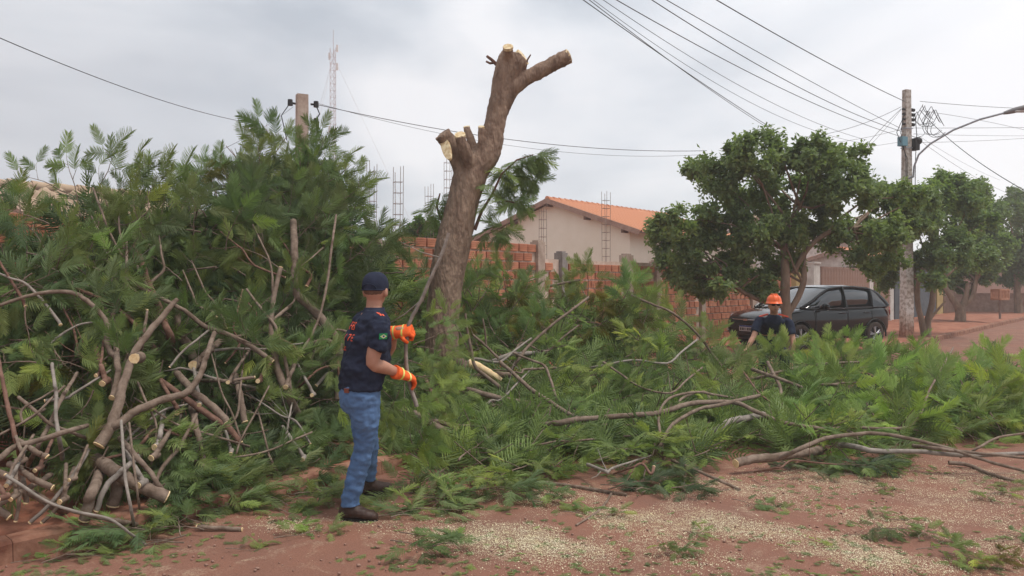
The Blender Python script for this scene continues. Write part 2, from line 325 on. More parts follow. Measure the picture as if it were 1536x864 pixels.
# ------------------------------------------------------------------ houses
M['cream'] = MAT('cream plaster', (.78, .73, .60), .9, (.86, .82, .70), .9, .15, 25, detail=8)
M['fascia'] = MAT('weathered fascia boards', (.28, .17, .13), .85, (.42, .29, .23), 4, .3, 20)
M['tile'] = MAT('orange clay roof tile', (.50, .19, .10), .85, (.66, .32, .19), 3, .3, 20)
M['beam'] = MAT('dark timber', (.13, .075, .055), .85, (.2, .13, .1), 6, .3, 20)
M['old_tile'] = MAT('lichen roof tile', (.34, .24, .17), .9, (.5, .37, .26), 3, .3, 20)
def house(name, apex, hw, eave_drop, length, label, wall, tile, tile_n=(9, 26), wall_h=None, ext=.45, joined=False):
    """gable faces the camera; the ridge runs along the street"""
    root = empty(name, Vector((apex.x, apex.y, 0)), rzS, label, 'house')     # local x along the ridge, local y across
    z1 = apex.z - .12; z0 = z1 - eave_drop; wi = hw - .12
    w = MB(); w.add([(0, -wi, 0), (0, wi, 0), (0, wi, z0 + .05), (0, 0, z1 - .03), (0, -wi, z0 + .05), (length, -wi, 0), (length, wi, 0), (length, wi, z0 + .05), (length, 0, z1 - .03), (length, -wi, z0 + .05)],
        [(0, 4, 3, 2, 1), (5, 6, 7, 8, 9), (1, 2, 7, 6), (0, 5, 9, 4)]); w.build('wall', wall, root)
    sl = eave_drop / hw; e = hw + ext; f = MB()
    for s in (-1, 1):
        dirv = Vector((0, s * e, -sl * e)); ln = dirv.length; d = dirv.normalized(); nrm = Vector((0, s * sl, 1)).normalized()
        f.box(Vector((-.33, 0, z1 + .02)) + dirv / 2 + Vector((0, 0, 0)), (.04, ln, .17), (Vector((1, 0, 0)), d, nrm))
        for q in (.0, .48, .92): 
            if q == 0 and s > 0: continue
            b = MB(); b.box(Vector((-.16, 0, z1 - .1)) + dirv * q * .9 + Vector((0, 0, -.02)), (.32, .09, .13)); b.build('roof_beam', M['beam'], root)
        # deck under the tiles
        dk = MB(); dk.box(Vector((length / 2 - .15, 0, z1 + .03)) + dirv / 2, (length + .3, ln, .03), (Vector((1, 0, 0)), d, nrm)); dk.build('roof_deck', M['beam'], root)
        nc = int(length / .24); nr = int(ln / .36)
        me = bpy.data.meshes.new('roof_tile'); pr = [(-.12 + .24 * i / 8, .045 * math.cos((i / 8 - .5) * 2 * math.pi) ) for i in range(9)]
        vs = [(x, -.01, z) for x, z in pr] + [(x, .41, z + .028) for x, z in pr] + [(x, -.01, z - .015) for x, z in pr]; fs = [(i, i + 1, 10 + i, 9 + i) for i in range(8)] + [(18 + i, 19 + i, i + 1, i) for i in range(8)]
        me.from_pydata(vs, [], fs); me.materials.append(tile); me.update()
        base = Vector((-.3, 0, z1 + .075)); cnt = 0; rest = MB()
        Mx = Matrix((Vector((1, 0, 0)) * -s, -d, nrm)).transposed()
        for c in range(nc):
            for r in range(nr):
                p = base + Vector((.12 + c * .24, 0, 0)) + d * (ln - .02 - r * .36)
                if s < 0 and c < 30 and cnt < 280 and not joined:
                    o = link('roof_tile', me, root); o.location = p; o.rotation_euler = Mx.to_euler(); cnt += 1
                else: rest.add([p + Mx @ Vector(v) for v in vs], fs, 0, True)
        o = rest.build('roof_tile', tile, root); o['kind'] = 'stuff'
    f.build('fascia', M['fascia'], root)
    rd = MB(); n = int(length / .35)
    for i in range(n): rd.tube([(-.3 + i * .35, 0, z1 + .1), (-.3 + i * .35 + .4, 0, z1 + .085)], [.1, .08], 8)
    rd.build('ridge', tile, root)
    return root
house('house', P(828, 298, 28), 3.4, 1.15, 9, 'single storey cream house with orange tiled gable roof behind the brick wall', M['cream'], M['tile'])
h2 = house('house', P(1100, 318, 46), 6, 1.6, 14, 'far house with dull tiled roof glimpsed through the big street tree', M['white_paint'], M['old_tile'], joined=True)
h3 = house('house', P(1262, 372, 38), 3, .9, 8, 'white house with orange roof rising behind the wide brown gate', M['white_paint'], M['tile'], joined=True)
h4 = house('house', P(5, 274, 12.5), 1.5, .45, 3, 'house at the left edge whose weathered roof shows above the branches', M['cream'], M['old_tile'], joined=True)
h5 = house('house', P(1540, 385, 62), 5, 1.6, 12, 'pinkish far house beside the street at the right edge', MAT('pink plaster', (.42, .26, .2), .9, (.5, .33, .26), 2), M['tile'], joined=True)
# ------------------------------------------------------------------ rebar columns and lattice mast
M['rust'] = MAT('rusty steel bar', (.2, .14, .12), .8, (.32, .24, .2), 20)
M['mast'] = MAT('painted lattice steel', (.34, .3, .3), .6, (.5, .35, .32), .05)
def rebar(px, ytop, Y, label, w=.13):
    b = P(px, ytop, Y); root = empty('rebar_column', (b.x, Y, 0), 0.5, label, 'rebar', 'rebar columns on the building plot'); h = b.z; mb = MB()
    for sx, sy in ((-1, -1), (1, -1), (1, 1), (-1, 1)):
        k = random.uniform(.0, .14); mb.tube([(sx * w / 2, sy * w / 2, 0), (sx * w / 2 + random.uniform(-.01, .01), sy * w / 2, h * .5), (sx * w / 2 + random.uniform(-.02, .02), sy * w / 2, h - k)], .0055, 5)
    mb.build('bar', M['rust'], root); st = MB(); z = .2
    while z < h - .12:
        q = [(-w / 2, -w / 2, z), (w / 2, -w / 2, z), (w / 2, w / 2, z), (-w / 2, w / 2, z), (-w / 2, -w / 2, z)]; st.tube(q, .0045, 4, cap=False); z += .19
    o = st.build('stirrup', M['rust'], root); return root
for a in ((558, 238, 15.0, 'faint thin rebar column above the leftmost bit of brick wall'), (597, 248, 13.6, 'tallest rebar column between the lattice mast and the bare trunk'), (644, 275, 17.5, 'short rebar column just left of the bare trunk'),
          (672, 234, 17.5, 'rebar column half hidden behind the bare trunk'), (814, 305, 17.0, 'rebar column in front of the left part of the cream gable'), (909, 284, 18.4, 'rebar column rising past the right slope of the orange roof')): rebar(*a)
def mast():
    b = P(500, 45, 150); H = b.z; root = empty('lattice_mast', (b.x, 150, 0), 0, 'tall slender red and white lattice radio mast far behind the plot', 'mast'); lg = MB(); br = MB(); w = 1.05
    c3 = [(w * .6 * math.cos(a), w * .6 * math.sin(a)) for a in (R(90), R(210), R(330))]
    for x, y in c3: lg.tube([(x, y, 0), (x, y, H * .93)], .055, 5)
    lg.tube([(0, 0, H * .9), (0, 0, H)], .05, 5); z = 0; k = 0
    while z < H * .93 - 1.3:
        for i in range(3):
            a = c3[i]; c = c3[(i + 1) % 3]; br.tube([(a[0], a[1], z), (c[0], c[1], z + 1.3)], .035, 4, False); br.tube([(a[0], a[1], z), (c[0], c[1], z)], .03, 4, False)
        z += 1.3
    lg.build('leg', M['mast'], root); br.build('bracing', M['mast'], root)
    an = MB()
    for z, sx in ((H * .93, 1), (H * .9, -1), (H * .86, 1), (H * .62, -1)): an.box((sx * .75, 0, z), (.35, .3, 1.3))
    an.build('antenna', M['white_paint'], root)
    gw = MB()
    for a in (20, 140, 260): gw.tube([(0, 0, H * .9), (22 * math.cos(R(a)), 22 * math.sin(R(a)), 0)], .02, 3, False)
    gw.build('guy_wire', M['mast'], root)
mast()
# ------------------------------------------------------------------ utility poles, lamp, wires
def pole_material():
    m, nt, N, L, b = new_mat('concrete pole whitewashed below'); b.inputs['Roughness'].default_value = .9
    tc = N.new('ShaderNodeTexCoord'); sp = N.new('ShaderNodeSeparateXYZ'); L.new(tc.outputs['Object'], sp.inputs[0])
    n = N.new('ShaderNodeTexNoise'); n.inputs['Scale'].default_value = 7; n.inputs['Detail'].default_value = 9; L.new(tc.outputs['Object'], n.inputs['Vector'])
    ad = N.new('ShaderNodeMath'); ad.operation = 'MULTIPLY_ADD'; L.new(n.outputs['Fac'], ad.inputs[0]); ad.inputs[1].default_value = .8; L.new(sp.outputs['Z'], ad.inputs[2])
    cr = N.new('ShaderNodeValToRGB'); e = cr.color_ramp.elements
    mr = N.new('ShaderNodeMapRange'); mr.inputs[1].default_value = 0; mr.inputs[2].default_value = 6; L.new(ad.outputs[0], mr.inputs[0]); L.new(mr.outputs[0], cr.inputs[0])
    e[0].position = .09; e[0].color = (.4, .2, .13, 1); e[1].position = .62; e[1].color = (.48, .45, .41, 1)
    for p, c in ((.16, (.62, .5, .42)), (.2, (.74, .69, .64)), (.47, (.6, .56, .52)), (.52, (.44, .39, .35))): q = e.new(p); q.color = (*c, 1)
    r2 = N.new('ShaderNodeValToRGB'); r2.color_ramp.elements[0].position = .4; r2.color_ramp.elements[0].color = (.6, .55, .5, 1); r2.color_ramp.elements[1].position = .55; r2.color_ramp.elements[1].color = (1, 1, 1, 1)
    n3 = N.new('ShaderNodeTexNoise'); n3.inputs['Scale'].default_value = 13; n3.inputs['Detail'].default_value = 9; L.new(tc.outputs['Object'], n3.inputs['Vector']); L.new(n3.outputs['Fac'], r2.inputs[0])
    mu = N.new('ShaderNodeMix'); mu.data_type = 'RGBA'; mu.blend_type = 'MULTIPLY'; mu.inputs['Factor'].default_value = 1; L.new(cr.outputs[0], mu.inputs['A']); L.new(r2.outputs[0], mu.inputs['B']); L.new(mu.outputs['Result'], b.inputs['Base Color'])
    return m
M['pole'] = pole_material()
M['black_rubber'] = MAT('black insulation', (.02, .02, .02), .6); M['wire'] = MAT('weathered cable', (.12, .12, .125), .7); M['steel'] = MAT('galvanised steel', (.28, .3, .33), .5, (.4, .42, .45), 8, metal=.4)
M['blue_plastic'] = MAT('faded blue plastic', (.13, .27, .33), .5)
PY = 22.2; PB = P(1360, 505, PY)
def utility_pole():
    root = empty('utility_pole', (PB.x, PY, .1), .35, 'tall concrete utility pole with whitewashed foot beside the pavement trees', 'utility pole'); H = P(1360, 135, PY).z - .1
    mb = MB(); mb.box((0, 0, H / 2), (.31, .24, H), taper=.6); mb.build('shaft', M['pole'], root)
    hz = P(0, 165, PY).z - .1
    for k in range(4):
        ins = MB(); ins.tube([(.13, -.05, hz - .14 * k), (.22, -.05, hz - .14 * k)], .05, 8); ins.tube([(-.13, -.05, hz - .14 * k), (-.2, -.05, hz - .14 * k)], .035, 8); ins.build('insulator', M['black_rubber'], root)
    bx = MB(); bx.box((-.26, -.1, P(0, 214, PY).z - .1), (.2, .18, .26)); bx.build('junction_box', M['blue_plastic'], root)
    bx = MB(); bx.box((.2, -.1, P(0, 217, PY).z - .1), (.16, .2, .34)); bx.ball((.27, -.15, P(0, 212, PY).z - .1), .11, 8); bx.build('splice_case', M['black_rubber'], root)
    lp = MB()                                                     # loose cable loops
    for k in range(9):
        c = Vector((.55 + .12 * k % .9, -.05 + .03 * k, hz - .1 - .03 * k)); r = random.uniform(.18, .42); pts = [c + Vector((r * .7 * math.cos(a), .1 * math.sin(a * 2), r * math.sin(a))) for a in np.linspace(0, 5.6, 16)]; lp.tube(pts, .008, 4, False)
    for x0, x1 in ((-.2, -.35), (-.15, -.5), (.2, .25)): lp.tube([(x0, -.1, hz - .1), (x1, -.12, hz - .7), (x0 * .9, -.14, hz - 1.4), (x0 * .8, -.14, hz - 2.6)], .01, 4, False)
    lp.build('cable_loop', M['black_rubber'], root)
    bd = MB(); 
    for z in (P(0, 193, PY).z, P(0, 222, PY).z): bd.box((0, 0, z - .1), (.26, .2, .03))
    bd.build('band', M['steel'], root)
utility_pole()
def street_lamp():
    pts = [P(1370, 266, PY - .15), P(1371, 250, PY - .2), P(1378, 232, PY - .3), P(1395, 216, PY - .5), P(1430, 195, PY - .8), P(1470, 179, PY - 1.1), P(1512, 168, PY - 1.4)]
    root = empty('street_lamp', pts[0], 0, 'curved grey street lamp arm bolted to the tall utility pole', 'street lamp'); mb = MB()
    q = [];
    for i in range(len(pts) - 1):
        for k in range(4): q.append(pts[i].lerp(pts[i + 1], k / 4) - pts[0])
    q.append(pts[-1] - pts[0]); mb.tube(q, .027, 8); mb.tube([Vector((-.12, .1, -.02)), Vector((.0, 0, .02))], .03, 6); mb.build('arm', M['steel'], root)
    hd = MB(); e = pts[-1] - pts[0]; d = (pts[-1] - pts[-2]).normalized(); rings = []
    for t, w, h in ((-.1, .05, .04), (0, .09, .06), (.15, .13, .08), (.35, .13, .075), (.5, .08, .04)):
        c = e + d * t; rings.append([c + Vector((0, 1, 0)) * (math.cos(a) * w) + UP * (math.sin(a) * h) for a in np.linspace(0, 2 * math.pi, 11)[:-1]])
    hd.loft(rings); hd.build('lamp_head', MAT('lamp casing', (.2, .19, .19), .5), root)
    ln = MB(); ln.box(e + d * .28 - UP * .07, (.3, .16, .03)); ln.build('lens', MAT('lamp lens', (.6, .6, .58), .2), root)
street_lamp()
def wire(pts, r, label, sag=0.0, group=None):
    """pts: 3-D points on the wire; densified with a gentle sag in each span"""
    q = []
    for i in range(len(pts) - 1):
        n = 14
        for k in range(n):
            t = k / n; p = pts[i].lerp(pts[i + 1], t); p.z -= sag * 4 * t * (1 - t); q.append(p)
    q.append(pts[-1]); c = q[0].copy(); mb = MB(); mb.tube([p - c for p in q], r, 5); o = mb.build('overhead_wire', M['wire']); o.location = c
    return tag(o, label, 'wire', group)
LW = 'overhead wires strung from the tall pole'
W0 = P(1357, 152, PY)
def beyond(a, b, k): return b + (b - a) * k
def w2(ptop, pmid, pend, Yt, Ye, r, label):       # passes through the three pixels; depth runs linearly in 1/Y
    a = P(ptop[0], ptop[1], Yt); c = P(pend[0], pend[1], Ye); t = math.hypot(pmid[0] - ptop[0], pmid[1] - ptop[1]) / math.hypot(pend[0] - ptop[0], pend[1] - ptop[1])
    Ym = 1 / ((1 - t) / Yt + t / Ye); m = P(pmid[0], pmid[1], Ym)
    # quadratic (parameter along the horizontal distance)
    s0, s1, s2 = 0, (m - a).to_2d().length, (c - a).to_2d().length; q = []
    for k in range(-26 if ptop[1] == 0 or ptop[0] == 0 else 0, 31):
        s = s2 * k / 30; l0 = (s - s1) * (s - s2) / ((s0 - s1) * (s0 - s2)); l1 = (s - s0) * (s - s2) / ((s1 - s0) * (s1 - s2)); l2 = (s - s0) * (s - s1) / ((s2 - s0) * (s2 - s1))
        q.append(a * l0 + m * l1 + c * l2)
    r *= .55
    o = q[0].copy(); mb = MB(); mb.tube([p - o for p in q], r, 5); w = mb.build('overhead_wire', M['wire']); w.location = o; tag(w, label, 'wire', LW)
w2((1075, 0), (1210, 77), (1357, 152), 12.5, PY, .017, 'thick twisted wire descending to the top of the tall pole')
w2((1000, 0), (1135, 77), (1350, 192), 11.5, PY, .012, 'wire just left of the thick twisted one above the big tree')
w2((978, 0), (1090, 70), (1352, 197), 11.5, PY, .014, 'slightly thicker wire third from right in the descending bundle')
w2((925, 0), (1050, 70), (1352, 205), 11, PY, .013, 'middle wire of the fan coming down to the tall pole')
w2((905, 0), (1040, 88), (1300, 210), 11, PY, .009, 'thin sagging wire left of the middle one in the fan')
w2((890, 0), (1010, 85), (1290, 214), 11, PY, .008, 'thinnest sagging wire second from left in the fan')
w2((875, 0), (1000, 88), (1180, 206), 10, 19, .012, 'leftmost dark wire falling towards the crown of the big tree')
w2((884, 0), (1010, 95), (1165, 200), 10, 19, .010, 'wire wound beside the leftmost dark wire')
w2((1380, 152), (1450, 158), (1600, 164), PY, 27, .014, 'level wire leaving the tall pole to the right above the lamp')
w2((1380, 166), (1440, 175), (1600, 212), PY, 26, .010, 'wire dropping gently right of the tall pole under the level one')
w2((1380, 165), (1440, 222), (1600, 318), PY, 15, .017, 'dark wire running steeply down to the right from the tall pole')
w2((1368, 192), (1440, 192), (1600, 190), PY, 30, .012, 'horizontal wire crossing behind the lamp arm')
w2((1370, 201), (1450, 203), (1600, 203), PY, 30, .009, 'thin horizontal wire just below the lamp arm crossing')
w2((1372, 214), (1450, 212), (1600, 202), PY, 32, .010, 'lowest near horizontal wire right of the tall pole')
w2((1372, 205), (1440, 252), (1540, 300), PY, 40, .010, 'thin wire falling away over the second tree')
w2((1372, 200), (1420, 230), (1500, 270), PY, 40, .008, 'faint wire falling beside the lamp arm')
w2((1352, 160), (1290, 187), (1200, 206), PY, 24, .012, 'short wire from the pole left to the tree top')
w2((1352, 163), (1320, 195), (1275, 250), PY, 24, .012, 'steep wire dropping from the pole into the big tree')
w2((1352, 164), (1322, 200), (1288, 235), PY, 24, .008, 'thin steep wire beside the other dropping wire')
w2((1355, 193), (1290, 208), (1180, 216), PY, 30, .009, 'faint level wire left of the tall pole')
w2((1355, 212), (1300, 220), (1200, 222), PY, 30, .008, 'lowest faint wire left of the tall pole')
# the short pole behind the wall
SY = 14.5; SB = P(453, 142, SY)
def short_pole():
    root = empty('utility_pole', (SB.x, SY, 0), .5, 'shorter grey brown concrete pole rising out of the left foliage', 'utility pole'); H = SB.z; mb = MB(); mb.box((0, 0, H / 2), (.26, .2, H), taper=.78); mb.build('shaft', M['post'], root)
    for dz, s in ((-.2, -1), (-.18, 1), (-.5, 1)):
        ins = MB(); x = .14 * s; z = H + dz; ins.tube([(x, -.08, z), (x + .12 * s, -.1, z)], .02, 6); ins.tube([(x + .1 * s, -.1, z - .05), (x + .1 * s, -.1, z + .06)], [.05, .045], 8); ins.build('insulator', M['black_rubber'], root)
    lp = MB(); lp.tube([(.24, -.1, H - .2), (.3, -.12, H - .35), (.2, -.1, H - .55), (.1, -.12, H - .8)], .012, 5, False); lp.tube([(-.24, -.1, H - .2), (-.4, -.1, H - .45), (-.3, -.1, H - .9)], .009, 5, False); lp.build('cable', M['black_rubber'], root)
short_pole()
w2((0, 57), (150, 118), (385, 186), 6.5, 13.2, .008, 'single thin wire crossing the sky at the upper left')
w2((472, 156), (650, 192), (1060, 226), SY, 19.5, .013, 'twisted wire from the short pole passing behind the bare trunk')
w2((470, 153), (660, 200), (1050, 232), SY, 19.5, .007, 'thin wire just under the twisted one behind the trunk')
w2((440, 160), (380, 200), (290, 243), SY, 11, .007, 'short faint wire going down left from the short pole')
# ------------------------------------------------------------------ feathery fronds
def frond_template(rng, L, pairs, k, Lp, droop, curl):
    V = []; F = []; 
    def tri(a, b, c): n = len(V); V.extend((a, b, c)); F.append((n, n + 1, n + 2))
    def pos(t): return np.array([curl * L * t * t, L * t, -droop * L * t * t])
    w = .0022
    for i in range(4):
        a, b = pos(i / 4), pos((i + 1) / 4); tri(a + (w, 0, 0), a - (w, 0, 0), b + (w * .8, 0, 0)); tri(a - (w, 0, 0), b - (w * .8, 0, 0), b + (w * .8, 0, 0))
    for i in range(pairs):
        t = .12 + .88 * (i + .5) / pairs; o = pos(t); shp = (.45 + .75 * math.sin(math.pi * min(1, t * .85 + .12)) ** .8) * Lp
        for s in (-1, 1):
            ang = R(62 - 32 * t + rng.uniform(-5, 5)); ln = shp * rng.uniform(.85, 1.08); d = np.array([s * math.sin(ang), math.cos(ang), 0]); dz = rng.uniform(-.12, .22); pd = rng.uniform(.1, .5); nrm = np.array([-d[1], d[0], 0]) * s
            def q(u): return o + d * (ln * u) + np.array([0, .12 * ln * u * u, ln * (dz * u - pd * u * u)])
            wm = .0070 * (L / .3) * rng.uniform(.85, 1.1)
            for j in range(k):
                u0, um, u1 = j / k, (j + .72) / k, (j + 1) / k; a, m, b = q(u0), q(um), q(u1); prof = lambda u: wm * (.62 + .5 * math.sin(math.pi * min(1, u + .12))) * (1 - .75 * max(0, u - .7) / .3)
                for e in (-1, 1):
                    fz = np.array([0, 0, -.0035]); na = a + nrm * (e * prof(u0) * .42) + fz; nm = m + nrm * (e * prof(um)) + fz * 1.5; nb = b + nrm * (e * prof(u1) * (.42 if j < k - 1 else 0)) + fz
                    tri(a, m, nm); tri(a, nm, na); tri(m, b, nb); tri(m, nb, nm)
    return np.array(V, np.float32), np.array(F, np.int32)
TH = [frond_template(RNG, RNG.uniform(.24, .33), int(RNG.integers(14, 18)), 6, RNG.uniform(.085, .110), RNG.uniform(.05, .5), RNG.uniform(-.25, .25)) for _ in range(8)]
TL = [frond_template(RNG, RNG.uniform(.28, .36), int(RNG.integers(12, 15)), 3, RNG.uniform(.1, .13), RNG.uniform(.05, .5), RNG.uniform(-.25, .25)) for _ in range(5)]
class Leaves:
    def __init__(s, lo=False): s.V = []; s.F = []; s.T = []; s.n = 0; s.t = TL if lo else TH
    def put(s, p, d, up, sc=1.0, tint=None):
        V, F = s.t[random.randrange(len(s.t))]; d = Vector(d).normalized(); up = Vector(up); x = d.cross(up)
        if x.length < 1e-3: x = d.orthogonal()
        x.normalize(); z = x.cross(d); A = np.array([x, d, z], np.float32) * sc
        s.V.append(V @ A + np.array(p, np.float32)); s.F.append(F + s.n); s.n += len(V); s.T.append(np.full(len(V), random.random() if tint is None else tint, np.float32))
    def mesh(s, name='foliage'): return tri_mesh(name, np.concatenate(s.V), np.concatenate(s.F), M['leaf'], np.concatenate(s.T))
def rv(a=1.0): return Vector((random.uniform(-a, a), random.uniform(-a, a), random.uniform(-a, a)))
def branch_meshes(L, ntw, twl, r0, lo=False, dens=.064, fs=1.0, bare=.25, spread=1.0):
    """a cut leafy branch along +X with its fronds facing +Z; returns (stem mesh, foliage mesh)"""
    st = MB(); lv = Leaves(lo); pts = []; p = Vector((0, 0, 0)); d = Vector((1, 0, random.uniform(-.1, .15))); n = 9
    for i in range(n): pts.append(p.copy()); p = p + d.normalized() * (L / (n - 1)); d += Vector((0, random.uniform(-.22, .22), random.uniform(-.16, .12)))
    st.tube(pts, [r0 * (1 - .8 * i / (n - 1)) for i in range(n)], 6)
    def along(q, t): f = t * (len(q) - 1); i = min(int(f), len(q) - 2); return q[i].lerp(q[i + 1], f - i), (q[i + 1] - q[i]).normalized()
    def fronds(q, ln, a):
        k = max(2, int(ln * (1 - a) / dens))
        for j in range(k):
            t = a + (1 - a) * (j + 1) / k; c, dd = along(q, t); side = dd.cross(UP).normalized() * (1 if j % 2 else -1)
            f = dd * random.uniform(.35, .8) + side * random.uniform(.4, 1.0) * (1 - .6 * (t > .9)) * spread + UP * random.uniform(-.15, .55); lv.put(c, f, UP + rv(.45), fs * random.uniform(.7, 1.08))
    fronds(pts, L * .45, .62)
    for i in range(ntw):
        t = bare + (1 - bare) * (i + .4) / ntw; c, dd = along(pts, t); side = dd.cross(UP).normalized() * (1 if i % 2 else -1)
        td = (dd * random.uniform(.4, .9) + side * random.uniform(.5, 1) * spread + UP * random.uniform(-.2, .5)).normalized(); ln = twl * random.uniform(.6, 1.1) * (1.15 - .5 * t); q = [c]; x = td.copy()
        for m in range(4): q.append(q[-1] + x.normalized() * ln / 4); x += rv(.2) + Vector((0, 0, -.05))
        st.tube(q, [r0 * .42 * (1 - .16 * m) for m in range(5)], 4, False); fronds(q, ln, .15)
    o = st.build('stem', M['bark']); sm = o.data; bpy.data.objects.remove(o)
    return sm, lv.mesh()
VAR = [branch_meshes(random.uniform(.95, 1.35), 6, .42, .016) for _ in range(11)]          # medium
SML = [branch_meshes(random.uniform(.4, .6), 3, .2, .007, dens=.060, fs=.9) for _ in range(7)]  # small sprays
FAN = [branch_meshes(random.uniform(.12, .2), 1, .1, .005, dens=.035, fs=1.0, bare=.5) for _ in range(4)]  # single tufts of fronds
def orient(d, z):
    x = Vector(d).normalized(); z = Vector(z); y = z.cross(x)
    if y.length < 1e-3: y = x.orthogonal()
    y.normalize(); z = x.cross(y); return Matrix((x, y, z)).transposed()
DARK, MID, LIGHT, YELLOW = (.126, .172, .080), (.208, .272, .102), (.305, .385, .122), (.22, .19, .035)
SEEN = set()
def where(kind, px, py, ang=0, shade=None):
    marks = ((0, 400, 'at the far left edge'), (70, 330, 'below the weathered roof'), (95, 560, 'above the low left tangle'), (170, 300, 'on the left skyline'), (230, 620, 'behind the sawn fork'), (230, 420, 'above the sawn fork'), (225, 745, 'over the big sawn log'), (330, 330, 'high in the left heap'), (330, 560, 'beside the stout sawn branch'), (345, 700, 'low in the left heap'), (330, 470, 'left of the upright stems'), (410, 480, 'among the upright stems'), (425, 650, 'under the upright stems'), (445, 240, 'around the short pole'), (440, 330, 'under the short pole'), (520, 320, 'between pole and brick wall'), (480, 440, 'beside the thick curved limb'), (480, 700, 'on the kerb left of the man'), (500, 600, 'behind the man'), (600, 420, 'above the man\'s gloves'), (590, 700, 'at the man\'s knees'), (640, 640, 'under the held branch'), (670, 730, 'in front of the trunk foot'), (720, 400, 'right of the bare trunk'), (740, 500, 'above the torn log'), (740, 640, 'below the torn log'), (800, 730, 'on the near edge at the centre'), (850, 440, 'before the cream house'), (850, 560, 'in the middle of the heap'), (930, 660, 'over the long grey branch'), (960, 450, 'before the brick wall'), (970, 560, 'on the crest right of centre'), (980, 730, 'above the open road'), (1080, 540, 'in front of the car bonnet'), (1090, 640, 'by the curved branch'), (1170, 530, 'before the helmeted worker'), (1200, 690, 'beside the brown cut log'), (1270, 540, 'in front of the car doors'), (1260, 610, 'behind the sweeping branch'), (1350, 550, 'under the whitewashed pole'), (1350, 640, 'at the bend of the sweeping branch'), (1450, 540, 'before the far kerb'), (1450, 640, 'above the stout low branch'), (1530, 590, 'at the right edge'))
    m = min(marks, key=lambda q: (q[0] - px) ** 2 + (q[1] - py) ** 2); a = (ang + 180) % 360 - 180
    t = 'upright' if abs(a) < 22 else 'leaning right' if 22 <= a < 65 else 'leaning left' if -65 < a <= -22 else 'pointing right' if 65 <= a < 115 else 'pointing left' if -115 < a <= -65 else 'drooping'
    dx, dy = px - m[0], py - m[1]; near = 'just ' if math.hypot(dx, dy) < 30 else ''
    return ' '.join(x for x in (shade, t, kind, m[2]) if x)
def leafy(name, var, p, d, z, sc, col, label, cat='branch', group=None, at=.55):
    sm, fm = var; root = bpy.data.objects.new(name, None); COL.objects.link(root); root.empty_display_size = .1
    L = max(v.co.x for v in sm.vertices[:54]); Mx = orient(d, z); root.location = Vector(p) - Mx @ Vector((L * at * sc, 0, 0)); root.rotation_euler = Mx.to_euler(); root.scale = (sc, sc, sc)
    s = link('stem', sm, root); f = link('foliage', fm, root); f['kind'] = 'stuff'; f.color = (*col, 1); tag(root, label, cat, group); return root
def jitcol(c, a=.18): k = random.uniform(1 - a, 1 + a); return (c[0] * k * random.uniform(.88, 1.15), c[1] * k, c[2] * k * random.uniform(.85, 1.15))
def lerpc(a, b, t): return tuple(x + (y - x) * t for x, y in zip(a, b))
def Dleft(px, py): return kerbY(px) + .4 + min(max(740 - py, 0), 540) / 540 * 2.35
def Dright(px, py): return float(np.interp(py, [430, 520, 560, 600, 640, 690, 740, 770], [11.0, 10.2, 9.3, 8.5, 7.8, 7.05, 6.2, 5.7]))
def Dfar(px, py): return float(np.interp(py, [520, 550, 600, 640, 690, 740], [12.2, 10.9, 9.2, 8.1, 7.1, 6.2]))
def D(px, py):
    a = Dleft(px, py); b = Dright(px, py); c = Dfar(px, py); t = min(max((px - 520) / 90, 0), 1); u = min(max((px - 980) / 120, 0), 1); b = b * (1 - u) + c * u; return a * (1 - t) + b * t
def topline(px): return float(np.interp(px, [0, 60, 95, 150, 200, 270, 330, 385, 430, 495, 530, 555, 575, 610, 700, 760, 800, 830, 880, 930, 1000, 1060, 1100, 1135, 1200, 1250, 1330, 1400, 1470, 1536],
                                          [375, 368, 318, 292, 292, 305, 290, 225, 200, 240, 300, 330, 372, 402, 405, 412, 420, 440, 412, 440, 465, 500, 518, 526, 526, 514, 522, 535, 525, 540]))
def botline(px): return float(np.interp(px, [0, 110, 180, 230, 300, 400, 460, 480, 560, 600, 700, 760, 820, 900, 980, 1040, 1060, 1100, 1180, 1300, 1340, 1400, 1536], [640, 650, 690, 760, 755, 745, 740, 695, 690, 735, 765, 755, 725, 720, 735, 725, 690, 680, 700, 695, 675, 660, 655]))
GL = 'leafy branches heaped in the tall pile at left'; GM = GR = 'leafy branches of the long heap right of the man'
